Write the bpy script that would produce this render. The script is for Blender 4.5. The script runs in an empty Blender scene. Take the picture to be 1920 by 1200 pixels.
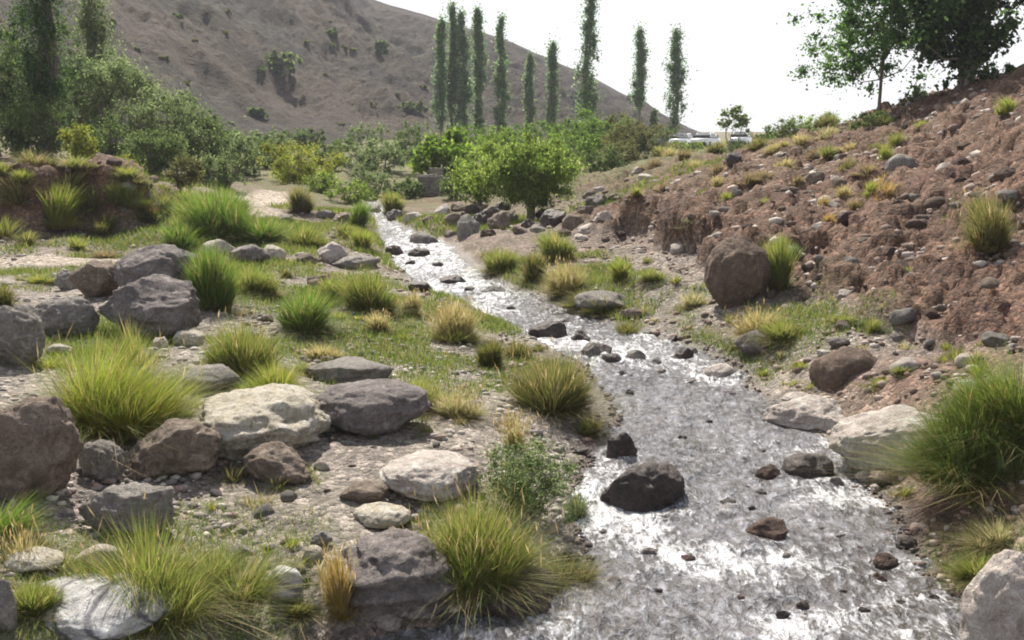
import bpy, math, random
import numpy as np

# ------------------------------------------------------------------ scene, camera, light
SC = bpy.context.scene
COL = SC.collection
F = 1844.0            # focal length in photograph pixels (1920 wide)
HC = 3.2              # eye height above the near water
PITCH = math.atan(310 / F)
cam_d = bpy.data.cameras.new('camera')
cam_d.sensor_width = 36.0
cam_d.lens = 36.0 * F / 1920.0
cam_d.clip_start = 0.1
cam_d.clip_end = 3000
cam = bpy.data.objects.new('camera', cam_d)
COL.objects.link(cam)
cam.location = (0, 0, HC)
cam.rotation_euler = (math.pi / 2 - PITCH, 0, 0)
SC.camera = cam

SUN_AZ = math.radians(-14)      # from +Y towards +X
SUN_EL = math.radians(50)
w = bpy.data.worlds.new('World')
SC.world = w
w.use_nodes = True
wn = w.node_tree
bg = wn.nodes['Background']
sky = wn.nodes.new('ShaderNodeTexSky')
sky.sky_type = 'NISHITA'
sky.sun_disc = False
sky.sun_elevation = SUN_EL
sky.sun_rotation = SUN_AZ
sky.air_density = 1.0
sky.dust_density = 3.0
sky.ozone_density = 1.0
hz = wn.nodes.new('ShaderNodeMix')
hz.data_type = 'RGBA'
hz.inputs[7].default_value = (9.6, 9.7, 9.9, 1)      # bright milky summer haze, thick towards the horizon
_tc = wn.nodes.new('ShaderNodeTexCoord')
_sx = wn.nodes.new('ShaderNodeSeparateXYZ')
_mr = wn.nodes.new('ShaderNodeMapRange')
_mr.inputs[1].default_value = 0.18; _mr.inputs[2].default_value = 0.75
_mr.inputs[3].default_value = 0.93; _mr.inputs[4].default_value = 0.12
wn.links.new(_tc.outputs['Generated'], _sx.inputs[0])
wn.links.new(_sx.outputs[2], _mr.inputs[0])
wn.links.new(_mr.outputs[0], hz.inputs[0])
wn.links.new(sky.outputs[0], hz.inputs[6])
wn.links.new(hz.outputs[2], bg.inputs[0])
bg.inputs[1].default_value = 0.062

sd = bpy.data.lights.new('sun', 'SUN')
sd.energy = 5.0
sd.angle = math.radians(0.6)
sd.color = (1.0, 0.94, 0.83)
sun = bpy.data.objects.new('sun', sd)
COL.objects.link(sun)
sun.rotation_euler = (math.pi / 2 - SUN_EL, 0, -SUN_AZ + math.pi)
SC.view_settings.view_transform = 'Standard'
SC.view_settings.look = 'None'
SC.view_settings.exposure = 0.9
SC.view_settings.gamma = 1
SC.cycles.max_bounces = 6
SC.cycles.transparent_max_bounces = 8
SC.cycles.volume_bounces = 0
SC.cycles.use_denoising = True
SC.cycles.sample_clamp_indirect = 6
SC.cycles.sample_clamp_direct = 14
SC.cycles.filter_width = 1.9

# ------------------------------------------------------------------ helpers
def hash3(ix, iy, iz, seed):
    n = (ix * 374761393 + iy * 668265263 + iz * 2147483647 + seed * 1274126177) & 0xFFFFFFFF
    n = ((n ^ (n >> 13)) * 1274126177) & 0xFFFFFFFF
    n = ((n ^ (n >> 16)) * 2246822519) & 0xFFFFFFFF
    n = n ^ (n >> 15)
    return (n & 0xFFFFFF).astype(np.float64) / 8388607.5 - 1.0

def vnoise(P, seed=0):
    f = np.floor(P)
    i = f.astype(np.int64)
    t = P - f
    t = t * t * (3 - 2 * t)
    r = 0
    for a in (0, 1):
        wa = t[:, 0] if a else 1 - t[:, 0]
        for b in (0, 1):
            wb = t[:, 1] if b else 1 - t[:, 1]
            for c in (0, 1):
                wc = t[:, 2] if c else 1 - t[:, 2]
                r = r + wa * wb * wc * hash3(i[:, 0] + a, i[:, 1] + b, i[:, 2] + c, seed)
    return r

def fbm(P, octv=4, seed=0, gain=0.5, ridged=False):
    a, s, out = 1.0, 0.0, 0
    P = np.asarray(P, float)
    for k in range(octv):
        n = vnoise(P * (2.03 ** k) + 17.3 * k, seed + k)
        if ridged:
            n = 1 - 2 * np.abs(n)
        out = out + a * n
        s += a
        a *= gain
    return out / s

def fbm2(x, y, scale, octv=4, seed=0, gain=0.5, ridged=False, sx=1.0):
    return fbm(np.stack([x * scale * sx, y * scale, np.zeros_like(x)], 1), octv, seed, gain, ridged)

def sstep(a, b, x):
    t = np.clip((x - a) / (b - a), 0, 1)
    return t * t * (3 - 2 * t)

def ray(px, py):
    u = (px - 960) / F
    v = -(py - 600) / F
    return (u, math.cos(PITCH) + v * math.sin(PITCH), -math.sin(PITCH) + v * math.cos(PITCH))

def at(px, py, d):
    r = ray(px, py)
    k = d / r[1]
    return (r[0] * k, d, HC + r[2] * k)

def mesh_np(name, V, Fc, smooth=True, col=None, attrs=None):
    V = np.asarray(V, np.float32)
    Fc = np.asarray(Fc, np.int32)
    me = bpy.data.meshes.new(name)
    me.vertices.add(len(V))
    me.vertices.foreach_set('co', V.ravel())
    n, k = Fc.shape
    me.loops.add(n * k)
    me.loops.foreach_set('vertex_index', Fc.ravel())
    me.polygons.add(n)
    me.polygons.foreach_set('loop_start', np.arange(0, n * k, k, dtype=np.int32))
    me.polygons.foreach_set('loop_total', np.full(n, k, np.int32))
    me.polygons.foreach_set('use_smooth', np.full(n, smooth, bool))
    me.update(calc_edges=True)
    if col is not None:
        a = me.color_attributes.new('tint', 'FLOAT_COLOR', 'POINT')
        c = np.ones((len(V), 4), np.float32)
        c[:, :3] = col
        a.data.foreach_set('color', c.ravel())
    for nm, arr in (attrs or {}).items():
        a = me.attributes.new(nm, 'FLOAT', 'POINT')
        a.data.foreach_set('value', np.asarray(arr, np.float32))
    return me

def obj(name, me, mat=None, parent=None, loc=(0, 0, 0)):
    o = bpy.data.objects.new(name, me)
    COL.objects.link(o)
    if mat is not None and me is not None and not me.materials:
        me.materials.append(mat)
    o.parent = parent
    o.location = loc
    return o

def tag(o, label=None, cat=None, group=None, kind=None):
    if label: o['label'] = label
    if cat: o['category'] = cat
    if group: o['group'] = group
    if kind: o['kind'] = kind
    return o

def empty(name, loc, label, cat, group=None):
    o = bpy.data.objects.new(name, None)
    COL.objects.link(o)
    o.location = loc
    o.empty_display_size = 0.2
    return tag(o, label, cat, group)

def grid_faces(nr, nc):
    a = np.arange((nr - 1) * (nc - 1))
    r, c = a // (nc - 1), a % (nc - 1)
    i = r * nc + c
    return np.stack([i, i + 1, i + nc + 1, i + nc], 1)

# ------------------------------------------------------------------ materials
def nt(name):
    m = bpy.data.materials.new(name)
    m.use_nodes = True
    t = m.node_tree
    t.nodes.clear()
    out = t.nodes.new('ShaderNodeOutputMaterial')
    return m, t, out

def N(t, typ, **kw):
    n = t.nodes.new('ShaderNode' + typ)
    for k, v in kw.items():
        if k in n.inputs.keys():
            n.inputs[k].default_value = v
        else:
            setattr(n, k, v)
    return n

def mixc(t, fac, a, b, mode='MIX'):
    m = N(t, 'Mix', data_type='RGBA', blend_type=mode)
    for s, v in ((0, fac), (6, a), (7, b)):
        if hasattr(v, 'links'):
            t.links.new(v, m.inputs[s])
        elif s == 0:
            m.inputs[0].default_value = v
        else:
            m.inputs[s].default_value = (*v, 1) if len(v) == 3 else v
    return m.outputs[2]

def ramp(t, src, stops, interp='LINEAR'):
    r = N(t, 'ValToRGB')
    r.color_ramp.interpolation = interp
    els = r.color_ramp.elements
    while len(els) < len(stops):
        els.new(0.5)
    for e, (p, c) in zip(els, stops):
        e.position = p
        e.color = (c, c, c, 1) if isinstance(c, (int, float)) else (*c, 1)
    t.links.new(src, r.inputs[0])
    return r.outputs[0]

def mth(t, op, a, b=None, clamp=False):
    m = N(t, 'Math', operation=op, use_clamp=clamp)
    for s, v in ((0, a), (1, b)):
        if v is None: continue
        if hasattr(v, 'links'): t.links.new(v, m.inputs[s])
        else: m.inputs[s].default_value = v
    return m.outputs[0]

def noise(t, vec, scale, detail=4, rough=0.55, dist=0.0):
    n = N(t, 'TexNoise', Scale=scale, Detail=detail, Roughness=rough, Distortion=dist)
    t.links.new(vec, n.inputs['Vector'])
    return n.outputs[0]

def attr(t, name):
    return N(t, 'Attribute', attribute_name=name)

def bump(t, h, strength, dist, prev=None):
    b = N(t, 'Bump', Strength=strength, Distance=dist)
    t.links.new(h, b.inputs['Height'])
    if prev is not None:
        t.links.new(prev, b.inputs['Normal'])
    return b.outputs[0]

def rock_mat(name, c1, c2, c3, rough=0.85, spec=0.3, stripes=0, patch=0.5, pit=1.0):
    m, t, out = nt(name)
    tc = N(t, 'TexCoord')
    oi = N(t, 'ObjectInfo')
    off = N(t, 'VectorMath', operation='SCALE')
    comb = N(t, 'CombineXYZ')
    t.links.new(oi.outputs['Random'], comb.inputs[0])
    t.links.new(oi.outputs['Random'], comb.inputs[2])
    t.links.new(comb.outputs[0], off.inputs[0])
    off.inputs['Scale'].default_value = 37.0
    add = N(t, 'VectorMath', operation='ADD')
    t.links.new(tc.outputs['Object'], add.inputs[0])
    t.links.new(off.outputs[0], add.inputs[1])
    v = add.outputs[0]
    n1 = noise(t, v, 3.2, 6, 0.62, 0.4)
    n2 = noise(t, v, 22, 5, 0.65)
    n3 = noise(t, v, 90, 3, 0.7)
    base = mixc(t, ramp(t, n1, [(patch - 0.13, 0), (patch + 0.13, 1)]), c1, c2)
    base = mixc(t, ramp(t, n2, [(0.5, 0), (0.68, 0.75)]), base, c3)
    base = mixc(t, ramp(t, n3, [(0.3, 0.6), (0.62, 0)]), base, [x * 0.45 for x in c1])
    n4 = noise(t, v, 7.5, 6, 0.75, 0.8)
    base = mixc(t, ramp(t, n4, [(0.53, 0), (0.64, 0.55)]), base, [min(.8, x * 1.7) for x in c2])
    base = mixc(t, ramp(t, n4, [(0.36, 0.65), (0.46, 0)]), base, [x * 0.6 for x in c1])
    if stripes:
        wv = N(t, 'TexWave', wave_type='RINGS', rings_direction='Y', Scale=2.2, Distortion=6.5, Detail=2.0)
        wv.inputs['Detail Scale'].default_value = 0.8
        t.links.new(v, wv.inputs['Vector'])
        base = mixc(t, ramp(t, wv.outputs[1], [(0.02, 0.85), (0.17, 0)]), base, (0.07, 0.065, 0.085))
    p = N(t, 'BsdfPrincipled', Roughness=rough)
    p.inputs['Specular IOR Level'].default_value = spec
    t.links.new(base, p.inputs['Base Color'])
    vo = N(t, 'TexVoronoi', feature='DISTANCE_TO_EDGE', Scale=4.0)
    wob = N(t, 'VectorMath', operation='ADD')
    nn = N(t, 'TexNoise', Scale=3.0, Detail=3.0)
    t.links.new(v, nn.inputs['Vector'])
    t.links.new(v, wob.inputs[0]); t.links.new(nn.outputs[1], wob.inputs[1])
    t.links.new(wob.outputs[0], vo.inputs['Vector'])
    crack = ramp(t, vo.outputs[0], [(0, 0), (0.035, 1)])
    b = bump(t, crack, 0.5 * pit, 0.015)
    b = bump(t, n1, 0.8 * pit, 0.12, b)
    b = bump(t, n2, 1.0 * pit, 0.07, b)
    b = bump(t, n3, 0.9 * pit, 0.02, b)
    t.links.new(b, p.inputs['Normal'])
    t.links.new(p.outputs[0], out.inputs[0])
    return m

RM = {
    'grey':   rock_mat('grey_rock', (0.25, 0.225, 0.205), (0.34, 0.31, 0.28), (0.46, 0.43, 0.39)),
    'brown':  rock_mat('brown_rock', (0.20, 0.15, 0.115), (0.31, 0.245, 0.195), (0.42, 0.36, 0.29)),
    'purple': rock_mat('purple_grey_rock', (0.20, 0.17, 0.165), (0.30, 0.26, 0.245), (0.42, 0.38, 0.355)),
    'cream':  rock_mat('cream_rock', (0.60, 0.52, 0.38), (0.74, 0.69, 0.58), (0.2, 0.155, 0.13), patch=0.45),
    'pale':   rock_mat('pale_pinkish_rock', (0.44, 0.37, 0.33), (0.54, 0.48, 0.43), (0.62, 0.57, 0.52), pit=0.7),
    'dark':   rock_mat('dark_wet_rock', (0.058, 0.042, 0.038), (0.11, 0.08, 0.07), (0.18, 0.145, 0.13), rough=0.5, spec=0.4),
    'red':    rock_mat('red_brown_rock', (0.085, 0.052, 0.042), (0.15, 0.097, 0.077), (0.26, 0.19, 0.15)),
    'marble': rock_mat('striped_marble_rock', (0.33, 0.32, 0.325), (0.45, 0.44, 0.43), (0.2, 0.19, 0.23), stripes=1, rough=0.6, pit=0.35),
    'earth':  rock_mat('earthy_brown_rock', (0.16, 0.11, 0.082), (0.225, 0.16, 0.12), (0.3, 0.23, 0.18)),
}

def leaf_mat(name, transl=0.45, rough=0.7, spec=0.15, val=1.5):
    m, t, out = nt(name)
    a = attr(t, 'tint')
    p = N(t, 'BsdfPrincipled', Roughness=rough)
    p.inputs['Specular IOR Level'].default_value = spec
    t.links.new(a.outputs[0], p.inputs['Base Color'])
    tr = N(t, 'BsdfTranslucent')
    hs = N(t, 'HueSaturation', Hue=0.497, Saturation=1.08, Value=val)
    t.links.new(a.outputs[0], hs.inputs['Color'])
    t.links.new(hs.outputs[0], tr.inputs[0])
    mx = N(t, 'MixShader')
    mx.inputs[0].default_value = transl
    t.links.new(p.outputs[0], mx.inputs[1])
    t.links.new(tr.outputs[0], mx.inputs[2])
    t.links.new(mx.outputs[0], out.inputs[0])
    return m

M_GRASS = leaf_mat('grass_blade', 0.5, 0.6, .25)
M_LEAF = leaf_mat('leaf', 0.52, 0.75, .15, 1.9)

def bark_mat():
    m, t, out = nt('bark')
    tc = N(t, 'TexCoord')
    n = noise(t, tc.outputs['Object'], 6, 5, 0.6)
    c = mixc(t, n, (0.10, 0.075, 0.06), (0.22, 0.18, 0.15))
    p = N(t, 'BsdfPrincipled', Roughness=0.9)
    t.links.new(c, p.inputs['Base Color'])
    t.links.new(bump(t, n, 0.8, 0.03), p.inputs['Normal'])
    t.links.new(p.outputs[0], out.inputs[0])
    return m
M_BARK = bark_mat()

def ground_mat():
    m, t, out = nt('gravel_earth')
    g = N(t, 'NewGeometry')
    v = g.outputs['Position']
    red = attr(t, 'red').outputs['Fac']
    gr = attr(t, 'green').outputs['Fac']
    wet = attr(t, 'wet').outputs['Fac']
    sand = attr(t, 'sand').outputs['Fac']
    nb = noise(t, v, 1.1, 6, 0.6)
    nm = noise(t, v, 9, 5, 0.65)
    nf = noise(t, v, 60, 4, 0.7)
    vo = N(t, 'TexVoronoi', Scale=17.0, Randomness=1.0)
    t.links.new(v, vo.inputs['Vector'])
    vo2 = N(t, 'TexVoronoi', Scale=46.0)
    t.links.new(v, vo2.inputs['Vector'])
    grey = mixc(t, ramp(t, nb, [(0.35, 0), (0.65, 1)]), (0.20, 0.165, 0.145), (0.32, 0.275, 0.24))
    redc = mixc(t, ramp(t, nb, [(0.35, 0), (0.65, 1)]), (0.095, 0.046, 0.029), (0.20, 0.112, 0.074))
    base = mixc(t, red, grey, redc)
    base = mixc(t, sand, base, (0.46, 0.38, 0.31))
    # each pebble its own tone
    sep = N(t, 'SeparateColor')
    t.links.new(vo.outputs['Color'], sep.inputs[0])
    peb = ramp(t, sep.outputs[0], [(0.0, 0.45), (0.55, 0.85), (0.85, 1.35), (1.0, 2.0)])
    sep2 = N(t, 'SeparateColor')
    t.links.new(vo2.outputs['Color'], sep2.inputs[0])
    peb2 = ramp(t, sep2.outputs[0], [(0.0, 0.6), (0.6, 0.95), (1.0, 1.45)])
    base = mixc(t, 0.8, base, peb, 'MULTIPLY')
    base = mixc(t, 0.8, base, peb2, 'MULTIPLY')
    gf = mth(t, 'MULTIPLY', gr, ramp(t, nm, [(0.36, 0), (0.56, 1)]))
    gcol = mixc(t, nf, (0.06, 0.085, 0.02), (0.17, 0.19, 0.055))
    base = mixc(t, gf, base, gcol)
    base = mixc(t, wet, base, (0.52, 0.47, 0.45), 'MULTIPLY')
    p = N(t, 'BsdfPrincipled')
    t.links.new(base, p.inputs['Base Color'])
    r = N(t, 'MapRange')
    r.inputs[3].default_value = 0.92; r.inputs[4].default_value = 0.35
    t.links.new(wet, r.inputs[0]); t.links.new(r.outputs[0], p.inputs['Roughness'])
    h1 = mth(t, 'SUBTRACT', 1.0, vo.outputs['Distance'])
    h2 = mth(t, 'SUBTRACT', 1.0, vo2.outputs['Distance'])
    b = bump(t, h1, 0.75, 0.045)
    b = bump(t, h2, 0.7, 0.018, b)
    b = bump(t, nm, 0.9, 0.08, b)
    b = bump(t, nf, 0.7, 0.015, b)
    t.links.new(b, p.inputs['Normal'])
    t.links.new(p.outputs[0], out.inputs[0])
    return m

def hill_mat():
    m, t, out = nt('dry_hillside')
    g = N(t, 'NewGeometry')
    v = g.outputs['Position']
    up = attr(t, 'upper').outputs['Fac']
    n1 = noise(t, v, 0.05, 6, 0.6, 0.5)
    n2 = noise(t, v, 0.5, 6, 0.7)
    n3 = noise(t, v, 2.2, 4, 0.7)
    c = mixc(t, ramp(t, n1, [(0.38, 0), (0.62, 1)]), (0.024, 0.016, 0.013), (0.072, 0.044, 0.030))
    c = mixc(t, ramp(t, n2, [(0.5, 0), (0.66, 0.7)]), c, (0.105, 0.076, 0.034))
    c = mixc(t, up, c, (0.062, 0.043, 0.038))  # sunlit look of the upper ridge band, painted into the hill colour
    c = mixc(t, ramp(t, n3, [(0.54, 0), (0.64, 0.8)]), c, (0.035, 0.04, 0.02))
    p = N(t, 'BsdfPrincipled', Roughness=0.95)
    t.links.new(c, p.inputs['Base Color'])
    b = bump(t, n2, 1.0, 2.2)
    b = bump(t, n3, 0.8, 0.5, b)
    t.links.new(b, p.inputs['Normal'])
    t.links.new(p.outputs[0], out.inputs[0])
    return m

def water_mat():
    m, t, out = nt('rippling_water')
    g = N(t, 'NewGeometry')
    mp = N(t, 'Mapping')
    mp.inputs['Scale'].default_value = (1.0, 0.5, 1.0)
    mp.inputs['Rotation'].default_value = (0, 0, math.radians(-14))
    t.links.new(g.outputs['Position'], mp.inputs[0])
    v = mp.outputs[0]
    foam = attr(t, 'foam').outputs['Fac']
    n1 = noise(t, v, 5.5, 5, 0.6, 0.8)
    n2 = noise(t, v, 18, 4, 0.6, 0.6)
    n3 = noise(t, v, 48, 3, 0.6)
    nb = noise(t, v, 1.6, 3, 0.5)
    bed_sheen = mixc(t, ramp(t, nb, [(0.35, 0), (0.65, 1)]), (0.072, 0.063, 0.058), (0.145, 0.135, 0.135))
    bed_sheen = mixc(t, ramp(t, n2, [(0.42, 0), (0.65, 0.7)]), bed_sheen, (0.33, 0.335, 0.37))  # silvery sky sheen painted into the ripples, over the brown bed
    vb = N(t, 'TexVoronoi', Scale=11.0)
    t.links.new(g.outputs['Position'], vb.inputs['Vector'])
    sb = N(t, 'SeparateColor')
    t.links.new(vb.outputs['Color'], sb.inputs[0])
    bed_sheen = mixc(t, 0.5, bed_sheen, ramp(t, sb.outputs[0], [(0, .45), (.6, .9), (1, 1.5)]), 'MULTIPLY')
    s = mth(t, 'ADD', mth(t, 'MULTIPLY', n1, 0.5), mth(t, 'MULTIPLY', n2, 0.5))
    s = mth(t, 'ADD', s, mth(t, 'MULTIPLY', mth(t, 'SUBTRACT', n3, 0.5), 0.3))
    s = mth(t, 'ADD', s, mth(t, 'MULTIPLY', mth(t, 'SUBTRACT', foam, 0.5), 0.30))
    fm = ramp(t, s, [(0.49, 0), (0.60, 0.35), (0.74, 0.9)])
    col = mixc(t, fm, bed_sheen, (0.80, 0.81, 0.84))
    p = N(t, 'BsdfPrincipled', IOR=1.33)
    p.inputs['Specular IOR Level'].default_value = 1.0
    t.links.new(col, p.inputs['Base Color'])
    r = N(t, 'MapRange')
    r.inputs[3].default_value = 0.05; r.inputs[4].default_value = 0.4
    t.links.new(fm, r.inputs[0]); t.links.new(r.outputs[0], p.inputs['Roughness'])
    b = bump(t, n1, 1.0, 0.11)
    b = bump(t, n2, 0.9, 0.030, b)
    b = bump(t, n3, 0.8, 0.008, b)
    t.links.new(b, p.inputs['Normal'])
    t.links.new(p.outputs[0], out.inputs[0])
    return m

def plain(name, c, rough=0.6, metal=0.0, spec=0.5, nz=0.0):
    m, t, out = nt(name)
    p = N(t, 'BsdfPrincipled', Roughness=rough, Metallic=metal)
    p.inputs['Specular IOR Level'].default_value = spec
    tc = N(t, 'TexCoord')
    n = noise(t, tc.outputs['Object'], 7, 5, 0.6)
    cc = mixc(t, ramp(t, n, [(0.3, 0), (0.7, nz)]), c, [x * 0.55 for x in c])
    t.links.new(cc, p.inputs['Base Color'])
    t.links.new(p.outputs[0], out.inputs[0])
    return m

M_GROUND, M_HILL, M_WATER = ground_mat(), hill_mat(), water_mat()

# ------------------------------------------------------------------ terrain
SL = 0.03                                  # the valley rises 3 in 100
def on_plane(px, py, h=0.0):               # where the ray meets the plane h above the stream's slope
    r = ray(px, py)
    sx, sz = r[0] / r[1], r[2] / r[1]
    d = (HC - h) / (SL - sz)
    return (sx * d, d, HC + sz * d)

EDGE = [(1198, 640, 1850), (1150, 880, 1815), (1100, 1050, 1770), (1050, 1120, 1730), (1000, 1100, 1690), (950, 1080, 1660),
        (900, 1085, 1620), (850, 1100, 1590), (800, 1150, 1530), (750, 1135, 1440), (700, 1110, 1395), (660, 1050, 1330),
        (630, 1000, 1240), (610, 955, 1150), (590, 915, 1095), (565, 870, 1040), (540, 800, 965), (515, 762, 905),
        (490, 738, 870), (465, 725, 850), (445, 716, 800), (425, 708, 755), (408, 700, 728), (392, 694, 722)]
ey, el, er = [], [], []
for py, a, b in EDGE:
    A, B = on_plane(a, py), on_plane(b, py)
    ey.append(A[1]); el.append(A[0]); er.append(B[0])
ey = np.array([1.0, 4.0] + ey + [44, 60]); el = np.array([-3.4, -3.0] + el + [-6.6, -9.5]); er = np.array([2.9, 2.7] + er + [-6.2, -9.3])

def stream_sd(x, y):
    """signed distance-like measure: negative inside the stream"""
    L, R = np.interp(y, ey, el), np.interp(y, ey, er)
    wob = 0.12 * fbm2(x, y, 1.3, 3, 91)
    return np.maximum(L - x, x - R) + wob

PH = [  # (px, py, height above the valley plane)
    (-300, 1150, .7), (0, 1190, .5), (150, 1190, .4), (300, 1150, .3), (420, 1160, .15), (100, 1000, .5), (0, 900, .6), (250, 950, .42), (400, 900, .38),
    (500, 1000, .3), (600, 1100, .22), (700, 1000, .25), (800, 1100, .16), (650, 850, .35), (900, 850, .28), (1000, 900, .2), (1000, 780, .22),
    (850, 720, .2), (700, 780, .33), (450, 700, .5), (300, 800, .55), (100, 800, .62), (-200, 800, .9), (0, 720, .7), (200, 650, .55), (600, 620, .38),
    (750, 600, .26), (850, 640, .16), (400, 560, .6), (100, 560, .55), (-300, 560, .8), (0, 520, .5), (650, 520, .35), (520, 500, .5), (700, 480, .25),
    (100, 478, .42), (0, 480, .45), (-300, 490, .6), (260, 450, .5), (360, 450, .45), (0, 440, .5), (130, 438, .5), (450, 440, .5), (560, 440, .5), (660, 430, .4), (490, 385, .6), (600, 395, .55), (660, 400, .4),
    (800, 415, .35), (880, 440, .3), (960, 450, .35), (1050, 460, .4), (900, 500, .15), (1000, 530, .2), (1080, 500, .3), (1150, 480, .4), (1080, 560, .18), (1200, 560, .25), (1200, 510, .35),
    (1300, 590, .25), (1300, 550, .4), (1420, 650, .25), (1400, 590, .4), (1500, 640, .42), (1480, 700, .2), (1560, 740, .28), (1600, 660, .5), (1680, 680, .6), (1650, 780, .4),
    (1800, 700, .8), (1750, 860, .35), (1900, 800, .75), (1750, 960, .16), (1900, 930, .4), (1850, 1050, .35), (1910, 1150, .5), (2200, 1000, .9)]
PD = [  # (px, py, forward distance)
    (0, 316, 24.5), (100, 322, 24.8), (200, 342, 25.5), (300, 368, 26.5), (365, 395, 27.5), (-300, 280, 24),
    (0, 312, 27.5), (110, 317, 28), (200, 332, 29), (300, 352, 29.5), (0, 305, 31), (200, 318, 32), (-200, 300, 28), (0, 292, 36), (200, 300, 36), (350, 320, 37), (490, 352, 42), (560, 345, 42), (620, 340, 46), (-300, 292, 38),
    (700, 330, 52), (800, 345, 48), (760, 380, 40), (900, 395, 36), (1000, 405, 35), (1080, 415, 30), (900, 345, 45), (1000, 345, 45),
    (1180, 400, 25.0), (1240, 355, 25.5), (1330, 350, 22.5), (1190, 460, 23.2), (1290, 500, 20), (1230, 440, 22.6), (1310, 440, 20.6), (1100, 350, 38), (1180, 320, 42), (1230, 305, 46), (1250, 330, 33), (1350, 300, 36),
    (1380, 430, 18.6), (1450, 500, 16.7), (1450, 400, 18.4), (1450, 330, 23), (1450, 275, 33), (1540, 250, 34),
    (1530, 540, 14.8), (1600, 560, 13.5), (1600, 450, 15.6), (1600, 350, 20.3), (1600, 280, 26), (1610, 225, 31.5),
    (1700, 610, 12.0), (1750, 540, 12.5), (1750, 450, 14.3), (1750, 350, 18), (1750, 260, 23.5), (1690, 210, 29), (1780, 176, 28.5),
    (1900, 600, 10.8), (1900, 500, 12.0), (1900, 350, 15.2), (1900, 250, 19), (1915, 168, 23.5), (1840, 172, 26),
    (2200, 600, 9), (2200, 350, 13.5), (2200, 150, 20), (2500, 700, 7.5), (2500, 200, 15), (2300, 60, 28)]
PW = [  # (x, y, z)
    (-30, 60, 4.2), (-45, 45, 3.8), (-20, 60, 3.2), (-10, 75, 3.2), (0, 75, 3.1), (8, 75, 3.2), (-25, 25, 3.0), (-14, 10, 1.4), (-9, 3, .8), (9, 3, 1.3), (18, 8, 5),
    (14, 62, 3.55), (20, 62, 3.7), (20, 100, 3.9), (12, 50, 3.3), (30, 100, 4.2), (16, 46, 4.0), (22, 45, 5.0), (35, 45, 6.5), (40, 80, 5.5), (0, 110, 4.6), (-30, 110, 4.4), (15, 110, 4.2), (60, 110, 6), (-60, 110, 6), (-80, 60, 7),
    (0, 200, 5), (-100, 200, 20), (80, 200, 4), (0, 400, 6), (200, 400, 4), (-250, 400, 30), (250, 200, 6), (28, 30, 7)]
CP = [on_plane(*p) for p in PH] + [at(*p) for p in PD] + PW
for yy, a, b in list(zip(ey, el, er))[::2]:
    CP += [(a, yy, SL * yy + .03), (b, yy, SL * yy + .03)]
CP = np.array(CP)
def warp(x, y):                           # near metres count for more than far ones
    r = np.log(np.maximum(y, 0.5) + 4)
    return x / (y + 6) * 3.0, r * 3.0
def tps_k(r2):
    return r2 * np.log(r2 + 1e-9) * 0.5
cu, cv = warp(CP[:, 0], CP[:, 1])
n = len(CP)
A = np.zeros((n + 3, n + 3))
A[:n, :n] = tps_k((cu[:, None] - cu) ** 2 + (cv[:, None] - cv) ** 2)
A[:n, :n] += np.eye(n) * 0.002
A[:n, n:] = np.stack([np.ones(n), cu, cv], 1)
A[n:, :n] = A[:n, n:].T
rhs = np.zeros(n + 3)
rhs[:n] = CP[:, 2] - SL * CP[:, 1]
rhs[:n] /= (CP[:, 1] + 6)                 # solve in angular height so that far points do not swamp near ones
COEF = np.linalg.solve(A, rhs)

SCARPS = [  # px, forward distance, reach in px, reach in metres, foot height, top height, strength
    (100, 24, 330, 3.2, .55, 2.15, .95), (1245, 22.5, 90, 4.0, .45, 1.5, .95), (1350, 19, 80, 3.0, .5, 1.3, .8), (1500, 15.5, 120, 2.5, .5, 1.15, .7), (1740, 11.9, 150, 2.0, .6, 1.15, .9)]
def scarp(x, y, z):
    h = z - SL * y
    px = x / y * F + 960
    for p, d, rp, rd, lo, hi, k in SCARPS:
        m = sstep(1.25, .75, np.sqrt(((px - p) / rp) ** 4 + ((y - d) / rd) ** 4)) * k
        nz = .18 * fbm2(x, y, 1.1, 3, 501)
        l_, h_ = lo + nz, hi + nz
        t = np.clip((h - l_) / (h_ - l_), 0, 1)
        h2 = l_ + (h_ - l_) * sstep(.3, .7, t)
        h = np.where((h > l_) & (h < h_), h * (1 - m) + h2 * m, h)
    return h + SL * y

def H(x, y, fine=True):
    x = np.atleast_1d(np.asarray(x, float)); y = np.atleast_1d(np.asarray(y, float))
    out = np.empty_like(x)
    for s in range(0, len(x), 40000):
        u, v = warp(x[s:s + 40000], y[s:s + 40000])
        k = tps_k((u[:, None] - cu) ** 2 + (v[:, None] - cv) ** 2)
        out[s:s + 40000] = k @ COEF[:n] + COEF[n] + COEF[n + 1] * u + COEF[n + 2] * v
    z = out * (y + 6) + SL * y
    wz = SL * y
    sd_ = stream_sd(x, y)
    z = scarp(x, y, z)
    rb = right_bank(x, y, z)
    if fine:
        z = z + (0.09 + 0.13 * rb) * fbm2(x, y, 0.8, 4, 5) * np.clip(y / 12, .5, 1.7)
        z = z + 0.05 * (0.5 + 1.2 * rb) * fbm2(x, y, 4.5, 4, 8, 0.6)
        z = z - rb * 0.22 * np.maximum(0, fbm2(x + 0.35 * y, y, 0.9, 3, 33, 0.5, True)) 
    shore = wz + 0.01 + 0.10 * np.maximum(sd_, 0)
    tt = sstep(0.0, 0.75, sd_)
    z = np.where(sd_ > 0, shore * (1 - tt) + np.maximum(z, wz + 0.04) * tt, wz + 0.01 + np.maximum(-0.16, sd_ * 0.45))
    far = y > 38
    z = np.where(far & (sd_ <= 0), wz - 0.05, z)
    return z

def right_bank(x, y, z):
    R = np.interp(y, ey, er)
    return sstep(0.8, 2.6, x - R) * sstep(0.35, 1.0, z - SL * y) * sstep(60, 40, y)

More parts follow.
